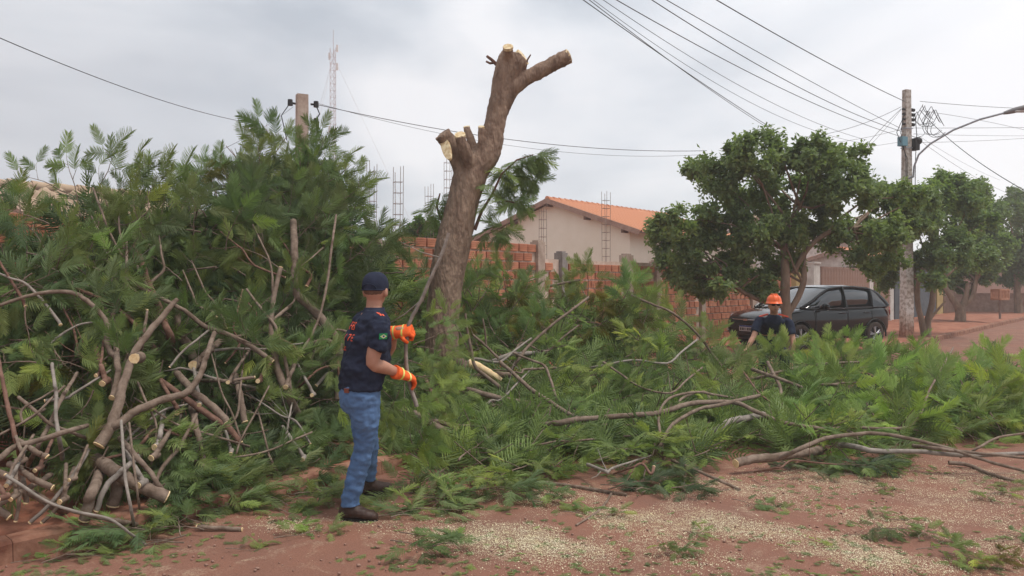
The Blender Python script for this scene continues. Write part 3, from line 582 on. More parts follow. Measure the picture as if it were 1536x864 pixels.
def heap():
    cnt = 0; y = 200
    while y < 780:
        step = 52 if y < 560 else 46; x = -60 + random.uniform(0, 30)
        while x < 1600:
            px = x + random.uniform(-18, 18); py = y + random.uniform(-18, 18); x += step * (1.0 if px < 560 else 1.12)
            tp, bt = topline(px), botline(px)
            if py < tp + 22 or py > bt - 6: continue
            if 640 < px < 694 and py < 590: continue                       # the trunk stays clear here
            d0 = D(px, py); left = px < 560
            if 100 < px < 330 and 500 < py < 720 and random.random() < .45: continue
            if px < 130 and py > 560: continue
            Y = d0 + random.uniform(.0, .35)
            if 600 < px < 725 and py < 600: Y = max(Y, 9.95)
            p = P(px, py, Y)
            sc = (.78 if left else .85) * random.uniform(.8, 1.1); sc *= np.interp(py, [250, 500, 700], [.95, 1, .72])
            if left:
                a = random.gauss(0, 55 if py > tp + 60 else 28); d = Vector((math.sin(R(a)), random.uniform(-.35, .15), math.cos(R(a)) + .1)); z = Vector((random.uniform(-.5, .5), -.75, .65))
                if py > 600: d = Vector((random.uniform(-1, 1), -.3, random.uniform(-.5, .4))); z = Vector((0, -.5, .8))
                col = lerpc(DARK, MID, random.uniform(-.1, 1.1)); lab, g = 'dark green feathery branch lying in the tall heap at left', GL
            else:
                top = py < tp + 50 and px < 1060
                d = Vector((random.uniform(-1, 1), random.uniform(-.8, .5), random.uniform(-.1, .45) + (.6 if top else 0))); z = Vector((random.uniform(-.4, .4), -.45, .9))
                if p.z < .18: p.z = .18; d.z = random.uniform(-.02, .12); z = Vector((0, -.15, 1))
                t = min(max((px - 600) / 700, 0), 1); col = lerpc(lerpc(DARK, MID, .6), LIGHT, t * .85 + random.uniform(-.1, .35))
                lab, g = ('green feathery branch in the heap around and behind the bare trunk', GM) if px < 1060 else ('pale green feathery branch lying across the road at right', GR)
            if py < tp + 85 and not 690 < px < 1060: d.z *= .3; sc *= .72
            if 1105 < px < 1215 and py < 600: d.z = 0; sc *= .7
            shade = 'dark green' if col[1] < .22 else 'mid green' if col[1] < .30 else 'light green'; lab = where('feathery branch', px, py, math.degrees(math.atan2(d.x, d.z)), shade); leafy('leafy_branch', VAR[random.randrange(len(VAR))], p, d, z, sc, jitcol(col), lab, 'branch', g); cnt += 1
        y += step * .92
    print('heap branches', cnt)
heap()
def sprays():
    """extra sprays that set the outline and the front fans seen in the photo"""
    up = Vector((0, -.7, .6))
    def s(px, py, ang, var, sc, col, off=-.12, label='feathery spray', g=None, z=None, dy=-.1, at=.3):
        label = where('ochre tassel' if 'tassel' in label else 'withered yellow tuft' if 'withered' in label else 'feathery spray' if 'spray' in label else 'fan of fronds', px, py, ang)
        d = Vector((math.sin(R(ang)), dy, math.cos(R(ang)))); leafy('leafy_spray', var, P(px, py, D(px, py) + off), d, z or Vector((random.uniform(-.3, .3), -.85, .5)), sc, col, label, 'branch', g, at)
    # skyline of the left heap
    for px, py, a in ((78, 232, -60), (112, 250, -10), (145, 232, 10), (182, 240, 45), (210, 262, 20), (240, 268, 0), (262, 272, 30), (300, 262, -20), (325, 240, 5), (345, 245, -30), (372, 225, 10), (392, 200, -10), (410, 192, -20), (440, 200, 10), (470, 208, 20), (486, 225, 60), (500, 255, 50), (520, 280, 30), (532, 310, 60), (548, 318, 80), (35, 322, -20), (8, 335, 10), (452, 225, 0), (440, 245, -20), (468, 240, 25), (455, 265, 10), (475, 275, -10), (430, 270, 15), (460, 300, 0), (556, 345, 30), (60, 320, -40)):
        s(px, py + 48, a + random.uniform(-10, 10), SML[random.randrange(7)], random.uniform(.85, 1.15), jitcol(MID), .1, 'feathery spray standing along the skyline of the left heap', 'skyline sprays of the left heap')
    # hanging yellow flower tassels / withered bits
    for px, py in ((510 + 90 * 0, 0),): pass
    for px, py in ((200, 595), (120, 668), (92, 540), (382, 365), (333, 240), (300, 262), (655, 680), (700, 655)): s(px, py, random.uniform(90, 200), FAN[random.randrange(4)], random.uniform(.6, .85), jitcol((.17, .16, .035)), -.22, 'withered yellow tuft caught among the green fronds', 'withered tufts', at=.5)
    for px, py in ((775, 430), (845, 425), (890, 428), (905, 455), (925, 440), (760, 478), (800, 470), (893, 480), (1040, 575), (700, 478), (950, 470)): s(px, py, 180 + random.uniform(-15, 15), FAN[random.randrange(4)], random.uniform(.7, .95), jitcol((.17, .15, .028)), -.2, 'ochre flower tassel hanging from a branch behind the bare trunk', 'hanging ochre tassels', at=.2)
    # bright fans near the camera side of the left heap
    for px, py, a, c in ((290, 350, 0, MID), (60, 430, -70, MID), (30, 540, -80, LIGHT), (110, 545, -60, LIGHT), (80, 690, 230, LIGHT), (150, 700, 200, LIGHT), (325, 540, 160, MID), (240, 560, 190, MID), (350, 580, 120, MID), (170, 560, 10, MID), (130, 610, 200, MID), (270, 690, 150, MID), (310, 720, 160, MID), (350, 720, 110, MID), (385, 700, 60, MID), (230, 740, 230, MID), (200, 790, 200, LIGHT), (240, 790, 150, LIGHT), (225, 765, 180, MID), (260, 770, 120, MID), (410, 730, 120, MID), (440, 700, 90, MID), (470, 660, 100, MID), (480, 600, 60, MID), (420, 620, 130, MID), (390, 560, 80, MID), (500, 640, 120, MID), (455, 560, 30, MID)):
        s(px, py, a, SML[random.randrange(7)], random.uniform(.7, .95), jitcol(lerpc(c, MID, .3)), -.25, 'fresh green fan of fronds hanging out of the front of the left heap', 'front fans of the left heap')
    # right heap upstanding sprays
    for px, py, a in ((1110, 555, -30), (1235, 540, -20), (1260, 515, 25), (1300, 540, 10), (1330, 520, 0), (1380, 560, 20), (1420, 540, -10), (1460, 535, 10), (1475, 520, 15), (1510, 545, 40), (1530, 560, 30), (1240, 560, 0), (1345, 570, -15), (1005, 470, 20), (960, 455, 10), (930, 420, 5), (880, 405, -10), (850, 440, -40), (820, 470, -20), (1040, 500, 30), (1070, 520, 40), (720, 400, 10), (750, 395, 20), (775, 415, 30), (700, 395, -30), (610, 385, -10), (625, 400, 10)):
        s(px, py + (36 if px < 1060 else 50), a, SML[random.randrange(7)], random.uniform(.95, 1.25), jitcol(lerpc(MID, LIGHT, min(1, max(0, (px - 900) / 400)))), -.05, 'feathery spray standing up along the crest of the long heap', 'crest sprays of the long heap')
    for px, py in ((1345, 570), (1400, 600), (1450, 590), (1490, 600), (1530, 600), (1290, 590), (1230, 610), (1130, 600), (1080, 640), (980, 690), (940, 700), (900, 690), (1180, 700), (1230, 690), (1280, 690), (1250, 665), (860, 680), (830, 700), (780, 690), (990, 720), (960, 730), (740, 720), (700, 740), (660, 750), (620, 745), (600, 720), (590, 760), (640, 720), (760, 660), (820, 640), (900, 640), (1500, 640), (1440, 640), (1380, 640), (570, 660), (600, 650), (620, 680)):
        a = random.uniform(60, 300); s(px, py, a, SML[random.randrange(7)], random.uniform(.9, 1.15), jitcol(lerpc(MID, LIGHT, min(1, max(.1, (px - 700) / 500)))), -.12, 'fan of fronds on the near face of the long heap', 'near fans of the long heap', z=Vector((0, -.4, 1)), dy=-.7, at=.4)
sprays()
def inner():
    """the dense inside of the heaps, where no single branch can be made out"""
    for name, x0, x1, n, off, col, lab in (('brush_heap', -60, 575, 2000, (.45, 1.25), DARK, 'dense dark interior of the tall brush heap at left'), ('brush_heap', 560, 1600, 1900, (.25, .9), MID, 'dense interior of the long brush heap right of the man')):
        lv = Leaves(True); tw = MB(); k = 0
        while k < n:
            px = random.uniform(x0, x1); py = random.uniform(230, 770); tp, bt = topline(px), botline(px)
            if py < tp + 26 or py > bt: continue
            if px < 170 and py > 650: continue
            o = random.uniform(*off)
            if x0 < 0 and px > 480: o = min(o, .9)
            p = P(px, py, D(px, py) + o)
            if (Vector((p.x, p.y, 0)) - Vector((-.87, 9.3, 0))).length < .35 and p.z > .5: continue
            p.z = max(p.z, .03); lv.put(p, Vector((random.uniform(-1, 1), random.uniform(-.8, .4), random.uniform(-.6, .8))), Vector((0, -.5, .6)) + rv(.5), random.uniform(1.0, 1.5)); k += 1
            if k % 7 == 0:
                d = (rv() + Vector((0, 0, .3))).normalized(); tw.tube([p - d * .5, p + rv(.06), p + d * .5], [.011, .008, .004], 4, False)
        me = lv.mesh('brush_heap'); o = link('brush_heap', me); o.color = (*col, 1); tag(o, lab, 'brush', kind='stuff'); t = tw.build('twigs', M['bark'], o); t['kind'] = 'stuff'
inner()
def more():
    g = 'front fans of the left heap'
    for k in range(45):
        px = random.uniform(0, 520); py = random.uniform(300, 560)
        if 190 < px < 260 and py > 420: continue
        a = random.uniform(-70, 70) if random.random() < .6 else random.uniform(100, 260); leafy('leafy_spray', SML[random.randrange(7)], P(px, py, D(px, py) - random.uniform(.15, .4)), Vector((math.sin(R(a)), -.25, math.cos(R(a)))), Vector((random.uniform(-.4, .4), -.85, .5)), random.uniform(.85, 1.1), jitcol(lerpc(DARK, MID, random.uniform(.3, 1.3))), where('fan of fronds', px, py, a), 'branch', g, .4)
    for k in range(80):
        px = random.uniform(175, 470); py = random.uniform(botline(px) - 110, botline(px) + 5); a = random.uniform(70, 290)
        p = P(px, py, D(px, py) - random.uniform(.0, .25)); p.z = max(p.z, .12); leafy('leafy_spray', SML[random.randrange(7)], p, Vector((math.sin(R(a)), -.6, math.cos(R(a)) * .6)), Vector((random.uniform(-.3, .3), -.6, .8)), random.uniform(.8, 1.05), jitcol(lerpc(DARK, MID, random.uniform(.2, 1.2))), where('fan of fronds', px, py, a), 'branch', g, .4)
    for k in range(50):
        px = random.uniform(1050, 1600); py = random.uniform(topline(px) + 15, botline(px) - 8); a = random.uniform(-90, 90)
        if 1105 < px < 1215 and py < 600: continue
        leafy('leafy_spray', SML[random.randrange(7)], P(px, py, D(px, py) + random.uniform(.05, .35)), Vector((math.sin(R(a)), -.5, abs(math.cos(R(a))) * .6)), Vector((random.uniform(-.3, .3), -.5, .9)), random.uniform(1.0, 1.35), jitcol(lerpc(MID, LIGHT, random.uniform(0, 1.1))), where('fan of fronds', px, py, a), 'branch', 'near fans of the long heap', .4)
more()
# ------------------------------------------------------------------ traced bare branches
def smooth_pts(pts, n=4):
    out = []; m = len(pts)
    for i in range(m - 1):
        p0, p1, p2, p3 = pts[max(i - 1, 0)], pts[i], pts[i + 1], pts[min(i + 2, m - 1)]
        for k in range(n):
            t = k / n; out.append(tuple(.5 * ((2 * b) + (-a + c) * t + (2 * a - 5 * b + 4 * c - d) * t * t + (-a + 3 * b - 3 * c + d) * t ** 3) for a, b, c, d in zip(p0, p1, p2, p3)))
    out.append(pts[-1]); return out
def bare(pts, r0, r1, label, cut=None, off=-.3, mat='bark', group=None, side=(), depth=None, name='cut_branch', tilt=0.0, twigs=0):
    """pts: photo pixels; the depth follows the heap's face; r0, r1 in photo pixels; cut: which ends show a sawn face"""
    if pts[0][0] > 780 and not depth and off < -.1: off -= .28
    pts = [(float(a), float(b), 0.0) for a, b in pts]; PX = lambda a, b, k: (a[0] + (a[0] - b[0]) / max(1e-3, math.hypot(a[0] - b[0], a[1] - b[1])) * k, a[1] + (a[1] - b[1]) / max(1e-3, math.hypot(a[0] - b[0], a[1] - b[1])) * k, .3)
    if not depth and off < -.1:
        if cut not in ('end', 'both') and 0 < pts[-1][0] < 1536 and not side: pts.append(PX(pts[-1], pts[-2], 30))
        if cut not in ('start', 'both') and 0 < pts[0][0] < 1536: pts.insert(0, PX(pts[0], pts[1], 30))
    q = smooth_pts(pts); back = [c[2] for c in q]; q = [(c[0], c[1]) for c in q]; m = len(q); W = []; Rr = []
    Ds = [D(a, b) for a, b in q]; D0 = sum(Ds) / m
    for i, (a, b) in enumerate(q):
        t = i / (m - 1); Y = (depth if depth else D0 * .45 + Ds[i] * .55) + off + tilt * (t - .5) + back[i]; p = P(a, b, Y); rr = (r0 + (r1 - r0) * t) * Y / FPX * (.85 if name == 'cut_branch' else 1)
        if p.z < rr + .002 and not depth: Y = (CH - rr) * FPX / max(b - HY, 1); p = P(a, b, Y)
        W.append(p); Rr.append(rr * (1 + .10 * noise.noise(Vector((i * .7, r0, r1)))))
    c = W[0].copy(); root = empty(name, c, 0, label, 'branch', group); st = MB(); loc = [p - c for p in W]
    for i in range(1, m - 1): loc[i] = loc[i] + rv(min(Rr[i] * .15, .004))
    st.tube(loc, Rr, 8, jit=.05)
    rng = random.Random(int(r0 * 100 + pts[0][0]))
    for k in range(twigs):
        i = rng.randrange(2, m - 1); d = (loc[i] - loc[i - 1]).normalized(); e = (d * .6 + Vector((rng.uniform(-1, 1), rng.uniform(-.5, .2), rng.uniform(-.5, 1)))).normalized(); ln = rng.uniform(.15, .4)
        st.tube([loc[i], loc[i] + e * ln * .5, loc[i] + e * ln + UP * .03], [Rr[i] * .45, Rr[i] * .3, Rr[i] * .15], 5, False)
    ends = [];
    if cut in ('start', 'both'): ends.append((loc[0], (loc[0] - loc[1]).normalized(), Rr[0]))
    if cut in ('end', 'both'): ends.append((loc[-1], (loc[-1] - loc[-2]).normalized(), Rr[-1]))
    for (px, py, r) in side:                                    # a sawn stub pointing at the viewer
        Y = D(px, py) * .55 + D0 * .45 + off if not depth else depth + off; p = P(px, py, Y) - c; r = r * Y / FPX; n = Vector((random.uniform(-.35, .35), -1, random.uniform(-.4, .1))).normalized(); st.tube([p + Vector((0, r * 1.5, 0)), p + n * .04], [r * 1.15, r], 10); ends.append((p + n * .04, n, r))
    st.build('stem', M[mat], root)
    for p, n, r in ends:
        f = MB(); u = n.orthogonal().normalized(); w = n.cross(u); n = (n + Vector((0, -.25, 0))).normalized(); k = 10; vs = [p + n * .002 + (u * math.cos(2 * math.pi * i / k) + w * math.sin(2 * math.pi * i / k)) * r * random.uniform(.9, 1.04) for i in range(k)]
        vs2 = [v + n * .007 for v in vs]; f.loft([vs, vs2], smooth=False); f.build('cut_face', M['cut'], root)
    return root
B = bare
def twigs():
    for k in range(48):
        left = k < 34
        if left: px, py = random.uniform(0, 520), random.uniform(380, 740)
        else: px, py = random.uniform(700, 1480), random.uniform(480, 700)
        if py < topline(px) + 40 or py > botline(px): continue
        a = random.uniform(-80, 80) if left else random.choice([-1, 1]) * random.uniform(50, 100); ln = random.uniform(25, 60) if left else random.uniform(18, 38); c = [(px + math.sin(R(a)) * ln * t + 26 * noise.noise(Vector((k * 1.7, t * 1.1, .3))), py - math.cos(R(a)) * ln * t + 26 * noise.noise(Vector((k * 1.7, t * 1.1, 5.3)))) for t in (-1, -.4, .3, 1)]
        bare(c, random.uniform(1.6, 3.2), random.uniform(.9, 1.4), where('thin bare twig', px, py, a), random.choice([None, 'start']), -random.uniform(.25, .45), random.choice(['bark', 'bark_red', 'bark_grey']), name='bare_twig', group='thin twigs in the heaps', twigs=random.choice([0, 1, 2, 3]))
twigs()
B([(-30, 470), (0, 458), (38, 445), (76, 438), (109, 439), (130, 451), (150, 469), (162, 489), (160, 507), (165, 527), (174, 534)], 2.6, 5.5, 'long branch arching from the left edge to a sawn end in the left heap', 'end', -.45)
B([(95, 428), (112, 433), (148, 447), (178, 464), (210, 494), (218, 505)], 3, 4.5, 'brown branch slanting down right above the forked limb', None, -.35, 'bark_red')
B([(190, 390), (190, 403), (187, 428), (176, 456), (163, 489), (158, 512)], 2.2, 4.2, 'upright stem meeting the arching branch in the left heap', None, -.42, twigs=2)
B([(149, 667), (168, 636), (178, 605), (183, 583), (196, 543), (213, 512), (244, 474), (266, 449)], 11, 4.2, 'forked sawn limb with splintered left prong, largest bare piece of the left heap', 'start', -.62, side=((204, 537, 8),))
B([(166, 640), (180, 634), (193, 624), (218, 610), (256, 596), (279, 590), (297, 568), (307, 543), (312, 528)], 9, 4, 'right prong of the big fork curving up to the right', None, -.62)
B([(221, 466), (219, 480), (215, 505)], 2, 4, 'short splintered stub standing beside the forked limb', 'start', -.62)
B([(176, 545), (177, 560), (172, 585), (168, 596)], 5.5, 5.5, 'short drooping stub with sawn foot left of the forked limb', 'end', -.5)
B([(285, 582), (292, 590), (320, 610), (340, 633)], 6, 7, 'stout sawn branch pointing down right below the curved prong', 'end', -.5)
B([(262, 586), (274, 595), (307, 618), (343, 643), (359, 664)], 4.5, 6.5, 'long reddish branch running down right to a sawn end', 'end', -.45, 'bark_red')
B([(358, 585), (362, 605), (367, 632)], 5, 6, 'short hanging branch with round sawn end right of the stout one', 'end', -.4)
B([(227, 613), (264, 636), (302, 648), (345, 661)], 1.8, 2.2, 'thin stem crossing under the curved prong', None, -.5)
B([(294, 640), (303, 676), (305, 705)], 6, 5.5, 'short mossy branch hanging with a sawn foot above the front fans', 'end', -.45)
B([(213, 398), (223, 426), (236, 454), (246, 482), (254, 502)], 5.5, 6.5, 'thick reddish limb descending behind the splintered tip', None, -.3, 'bark_red')
B([(206, 400), (214, 418), (222, 432)], 2.5, 3, 'short twig peeled beside the thick reddish limb', None, -.34)
B([(180, 408), (205, 428), (244, 449), (277, 466), (307, 489), (343, 502), (373, 517), (408, 542)], 3, 4.5, 'long branch running from upper left down to a sawn end beside the upright stems', 'end', -.42, twigs=2)
B([(264, 462), (272, 502), (284, 520), (290, 540)], 8, 8, 'thick shaded limb behind the forked limb', None, -.1)
B([(340, 512), (355, 505), (370, 502), (395, 492), (412, 478)], 3, 3, 'branch crossing left of the upright stems', None, -.32)
B([(312, 528), (302, 537), (291, 547)], 6, 6.5, 'sawn stub facing the camera above the curved prong', None, -.3, side=((291, 547, 7),))
B([(330, 571), (345, 571), (381, 566)], 3.5, 3, 'short level branch with pale tip in the middle of the left heap', 'end', -.4)
B([(295, 510), (274, 527), (255, 550)], 2, 2, 'slender grey stick with a pale tip', 'end', -.55, 'bark_grey')
B([(421, 402), (408, 462), (407, 503), (414, 544), (424, 575), (436, 600)], 3.8, 8.5, 'straight upright cut stem widening downward left of the man', 'start', -.45)
B([(392, 364), (402, 385), (408, 409), (409, 442)], 1.4, 2.4, 'thin curved twig above the upright cut stem', None, -.45, twigs=1)
B([(388, 458), (400, 474), (413, 490), (424, 525), (431, 556), (436, 585)], 2.2, 3.6, 'thin stem leaning against the upright cut stem', None, -.5)
B([(441, 362), (442, 404), (444, 439), (467, 462), (487, 485), (505, 513), (508, 559), (509, 600)], 6, 9, 'thick curved limb rising behind the man\'s back', None, -.35, side=((501, 518, 6),), twigs=0)
B([(474, 514), (486, 510), (500, 514)], 4, 5, 'stub joining the thick curved limb', None, -.38)
B([(500, 352), (497, 373), (492, 416), (482, 465), (467, 503), (446, 536), (434, 560), (428, 590)], 2.0, 2.8, 'long thin bowed stem crossing the thick curved limb', None, -.55)
B([(2, 560), (8, 590), (15, 623), (25, 664)], 3, 4.5, 'reddish stem at the left edge falling to the lower tangle', None, -.45, 'bark_red')
B([(-20, 698), (0, 687), (20, 671), (56, 661), (102, 647)], 6, 4, 'thick limb entering low at the left edge', None, -.5)
B([(82, 575), (84, 590), (84, 626), (89, 659)], 2.8, 3.8, 'upright stick above the yellowish fan at left', None, -.5, 'bark_grey')
B([(100, 585), (94, 595), (69, 646), (56, 671)], 3, 4.4, 'slanting branch crossing the low left limb', None, -.4)
B([(51, 615), (76, 636), (109, 649)], 3, 3, 'short stick behind the slanting branch', None, -.42)
B([(-20, 660), (0, 652), (51, 623), (75, 600)], 2.2, 2, 'thin stick rising from the left edge', None, -.44)
B([(9, 713), (38, 732), (76, 755), (120, 769), (163, 778), (195, 800)], 3, 2.2, 'long thin branch with splintered tip lying over the low logs', 'start', -.62, 'bark_grey')
B([(46, 783), (76, 755), (109, 715), (118, 700)], 3.5, 4, 'pale tipped stick leaning down onto the red kerb', 'start', -.35, 'bark_grey')
B([(64, 783), (87, 760), (100, 730)], 3.5, 4.5, 'split stick beside the pale tipped one on the pavement', 'start', -.3)
B([(127, 778), (133, 752), (140, 735)], 10, 9, 'short log with bark torn off one side standing on the kerb', 'start', -.42)
B([(145, 765), (158, 732), (176, 712), (190, 700)], 5, 5, 'grey branch leaning against the torn log', 'start', -.45, 'bark_grey')
B([(169, 757), (176, 732), (180, 715)], 11, 11, 'thick log whose sawn end faces down beside the kerb', 'start', -.25)
B([(184, 661), (188, 717), (197, 768)], 2.4, 3, 'slender grey stem standing in front of the big sawn log', None, -.7, 'bark_grey')
B([(197, 664), (200, 692), (207, 745)], 1.8, 2.2, 'thin bowed stem right of the slender grey one', None, -.65)
B([(170, 706), (180, 712), (218, 732), (249, 745)], 13, 11, 'big dark log with ragged pale sawn end low in the left heap', 'end', -.42)
B([(52, 676), (62, 682), (70, 684)], 5, 5, 'small sawn stub poking out beside the yellowish fan', 'end', -.55)
B([(40, 712), (53, 720), (78, 731)], 6, 5.5, 'short log with round pale end in the lower left tangle', 'end', -.42)
B([(-12, 757), (0, 765), (13, 775)], 7, 6.5, 'cut log end at the left edge on the pavement', 'end', -.25)
B([(36, 730), (38, 742), (39, 753)], 4.5, 4.5, 'small log end above the red pavement', 'end', -.3)
B([(-10, 762), (10, 750), (33, 738), (50, 728)], 5.5, 5, 'dark branch lying low at the left edge', None, -.3)
B([(30, 742), (27, 765), (24, 780)], 3.5, 3.2, 'short stick dropping to the pavement at left', 'end', -.3)
B([(-30, 700), (5, 712), (40, 735), (80, 758)], 7, 7, 'long dark log behind the lower left tangle', None, -.15)
B([(-10, 738), (6, 733), (12, 722), (20, 700), (34, 678)], 4, 2.5, 'bundle stick with white chips at left', 'start', -.48)
B([(297, 790), (330, 792), (362, 794)], 4, 4, 'straight sawn stick lying on the road edge in front of the left heap', 'both', 0, depth=ground(330, 797).y)
B([(120, 769), (150, 776), (185, 783)], 3, 5, 'stick lying along the kerb top below the torn log', None, -.5)
B([(312, 689), (358, 685), (400, 677), (440, 660)], 1.8, 1.8, 'thin level stem low in the left heap', None, -.5)
B([(390, 606), (386, 614), (363, 656), (353, 684)], 1.6, 1.8, 'thin twig bending down left of the man', None, -.55)
B([(325, 560), (333, 590), (348, 620), (362, 661)], 1.4, 2.2, 'whip thin twig meeting the long reddish branch', None, -.5)
B([(105, 415), (150, 435), (205, 425), (175, 400), (150, 350)], 1.6, 1.6, 'thin looping twig high in the left heap', None, -.3)
B([(150, 310), (165, 350), (185, 385), (205, 405)], 1.6, 2.6, 'bare twin twig in the upper left foliage', None, -.3)
B([(178, 325), (180, 350), (190, 382), (205, 402)], 1.6, 2.4, 'second bare twin twig in the upper left foliage', None, -.3)
B([(70, 385), (120, 395), (165, 412), (208, 440)], 1.5, 2.2, 'thin stem slanting through the upper left fronds', None, -.32)
B([(218, 600), (235, 640), (228, 690)], 2.2, 2, 'dark twig hanging under the curved prong', None, -.4)
B([(230, 730), (245, 700), (270, 670), (285, 640)], 4, 3, 'brown stick rising right of the big sawn log', None, -.42)
B([(200, 680), (222, 705), (240, 730)], 5, 4, 'short branch resting on the big sawn log', None, -.5)
for i, (px, py, r, t) in enumerate(((24, 742, 4, 'white ended stub lowest but one at the left edge'), (15, 722, 3.5, 'small chipped stub by the splintered long branch'), (8, 745, 4.5, 'round pale stub at the left edge'), (112, 718, 3, 'tiny white cut stick under the yellowish fan'), (238, 668, 5, 'pale stub right of the big fork foot'), (268, 618, 4, 'round pale end under the curved prong'), (233, 683, 5, 'bright ragged chip end above the big sawn log'),
        (346, 676, 3, 'tiny pale end left of the thin level stem'), (158, 571, 5, 'pale broken end left of the forked limb'), (343, 573, 3, 'small pale end beside the level branch'), (215, 724, 5, 'split white end on the big sawn log'), (150, 560, 3, 'little pale stub under the yellowish fan'), (430, 577, 4, 'pale end at the foot of the upright stems'), (455, 686, 3.5, 'thin pale tipped pair of twigs low behind the man'), (60, 700, 3.5, 'pale end in the lower left tangle'), (97, 748, 4, 'pale end above the red kerb'), (470, 592, 3, 'small pale end behind the man'), (389, 571, 3.5, 'pale end touching the upright stems'), (36, 690, 3.5, 'pale end over the low left limb'), (300, 604, 3.5, 'pale end between curved prong and stout branch'))):
    B([(px + 14 * math.sin(i * 2.3), py - 22), (px + 5 * math.sin(i * 2.3), py - 9), (px, py)], r * .8, r, t, None, -.5, ('bark', 'bark_grey', 'bark_red')[i % 3], side=((px, py, r),))
# middle
B([(676, 528), (684, 540), (700, 553)], 13, 11, 'thick log wedged behind the bare trunk with torn pale end', None, 0, depth=9.05)
B([(680, 560), (700, 566), (738, 562), (766, 562)], 6, 5, 'dark branch under the torn log right of the trunk', 'end', 0, depth=9.1)
B([(703, 545), (718, 550), (738, 562), (752, 571)], 8, 5, 'strip of pale torn wood on the broken log right of the trunk', None, 0, 'cut', depth=8.95)
B([(698, 470), (700, 490), (706, 521), (714, 552), (742, 574), (775, 607)], 1.8, 4, 'long stick crossing in front of the torn log', None, 0, depth=8.75)
B([(680, 480), (688, 496), (703, 527), (714, 552)], 1.4, 2, 'thin twig beside the stick over the torn log', None, 0, depth=8.78)
B([(709, 502), (728, 518), (748, 538)], 2, 2.4, 'bare twig in the dark gap right of the trunk', None, 0, depth=9.0)
B([(724, 478), (728, 500), (729, 518)], 1.5, 2, 'upright twig in the dark gap right of the trunk', None, 0, depth=9.0)
B([(859, 464), (825, 490), (792, 520), (781, 535)], 2, 3, 'pale stick slanting up right in the middle heap', None, -.35)
B([(714, 588), (748, 597), (765, 600)], 5, 5, 'short dark log on the earth mound', None, -.3)
B([(773, 563), (798, 585), (820, 599), (860, 624), (900, 636)], 3.4, 3.8, 'brown branch running down right from the torn log', None, -.4)
B([(648, 636), (665, 646), (690, 658)], 7, 7, 'stout short log lying at the trunk foot', None, -.5)
B([(628, 641), (642, 632), (665, 634), (685, 643)], 3, 4.5, 'log with round pale end on top of the stout short log', 'end', -.6)
B([(650, 592), (658, 608), (673, 632)], 3.6, 3.6, 'short stick leaning at the trunk foot', None, -.45, 'bark_red')
B([(690, 638), (720, 640), (745, 648)], 2.4, 1.6, 'thin stick lying right of the short logs', None, -.5)
B([(798, 541), (817, 549), (826, 570), (832, 590)], 2.2, 2.6, 'hooked thin branch in the middle heap', None, -.4)
B([(745, 540), (765, 532), (790, 530)], 4.5, 3.5, 'pale branch stub in the fronds right of the trunk', None, -.2, 'bark_grey')
B([(806, 668), (835, 662), (870, 660)], 2, 1.5, 'dry stick on the near face of the middle heap', None, -.45)
# right
B([(1155, 562), (1190, 553), (1234, 546), (1300, 543), (1350, 550), (1382, 558)], 3.2, 1.6, 'long thin branch lying on the heap in front of the black car', None, -.45, twigs=2)
B([(1157, 564), (1180, 572), (1208, 584), (1247, 608)], 3.2, 2.4, 'lower prong of the branch in front of the black car', None, -.45)
B([(1165, 570), (1170, 580), (1172, 595)], 3, 3, 'small stub under the prong in front of the car', None, -.4)
B([(840, 634), (880, 628), (944, 623), (992, 619), (1032, 606), (1098, 603), (1133, 617), (1177, 634), (1230, 643)], 5.5, 3, 'long grey branch snaking across the centre of the road heap', None, -.5)
B([(992, 664), (1010, 636), (1049, 614), (1076, 608), (1110, 600)], 3, 3.6, 'curved branch rising to the long grey branch', None, -.55, side=())
B([(992, 660), (988, 623), (1005, 597), (1045, 588), (1070, 592)], 2.6, 2.2, 'looped thin branch beside the curved one', None, -.55)
B([(1104, 695), (1130, 689), (1168, 685), (1200, 680)], 8, 7.5, 'short brown log with sawn end lying on the sawdust', 'start', -.15)
B([(1194, 676), (1220, 664), (1247, 656), (1300, 650), (1344, 654), (1410, 669), (1476, 690), (1530, 705), (1570, 716)], 4.2, 2.6, 'long sweeping branch on the near edge of the right heap', None, -.5)
B([(1168, 641), (1230, 644), (1278, 641), (1353, 642), (1379, 623), (1393, 588), (1415, 548)], 3.2, 1.6, 'branch bending up to the right above the sweeping one', None, -.5)
B([(1290, 672), (1313, 676), (1388, 678), (1445, 683), (1536, 680), (1580, 682)], 5.5, 3, 'straight stout branch low at the right edge of the heap', None, -.35, 'bark_grey')
B([(1423, 694), (1454, 698), (1485, 711), (1525, 722)], 3.8, 2.6, 'bent branch lying out on the sawdust at right', None, 0)
B([(1400, 672), (1450, 678), (1500, 683), (1560, 690)], 3.4, 2.4, 'branch beside the stout one at the right edge', None, -.45)
B([(1467, 672), (1498, 656), (1536, 650), (1570, 640)], 2.4, 1.8, 'thin branch curving off the right edge', None, -.5)
B([(1080, 642), (1095, 632), (1115, 628)], 6, 6, 'short pale log half hidden in the road heap', None, -.35, 'bark_grey')
B([(1036, 702), (1060, 712), (1082, 722)], 2.8, 2.8, 'short stick at the near edge of the middle heap', None, -.2)
B([(800, 722), (860, 729), (900, 736), (940, 742)], 3, 2.8, 'brown stick lying along the near edge of the middle heap', None, 0)
B([(917, 740), (908, 755), (893, 770), (864, 788)], 1.8, 1.4, 'bent dry twig lying on the open road', None, 0, depth=None, name='fallen_twig')
B([(930, 560), (960, 580), (1005, 590), (1030, 570)], 2, 1.8, 'thin bowed stem in the middle of the long heap', None, -.4)
B([(905, 548), (950, 540), (1000, 545), (1022, 528)], 1.8, 1.8, 'pale thin stem high on the long heap', None, -.4, 'bark_grey')
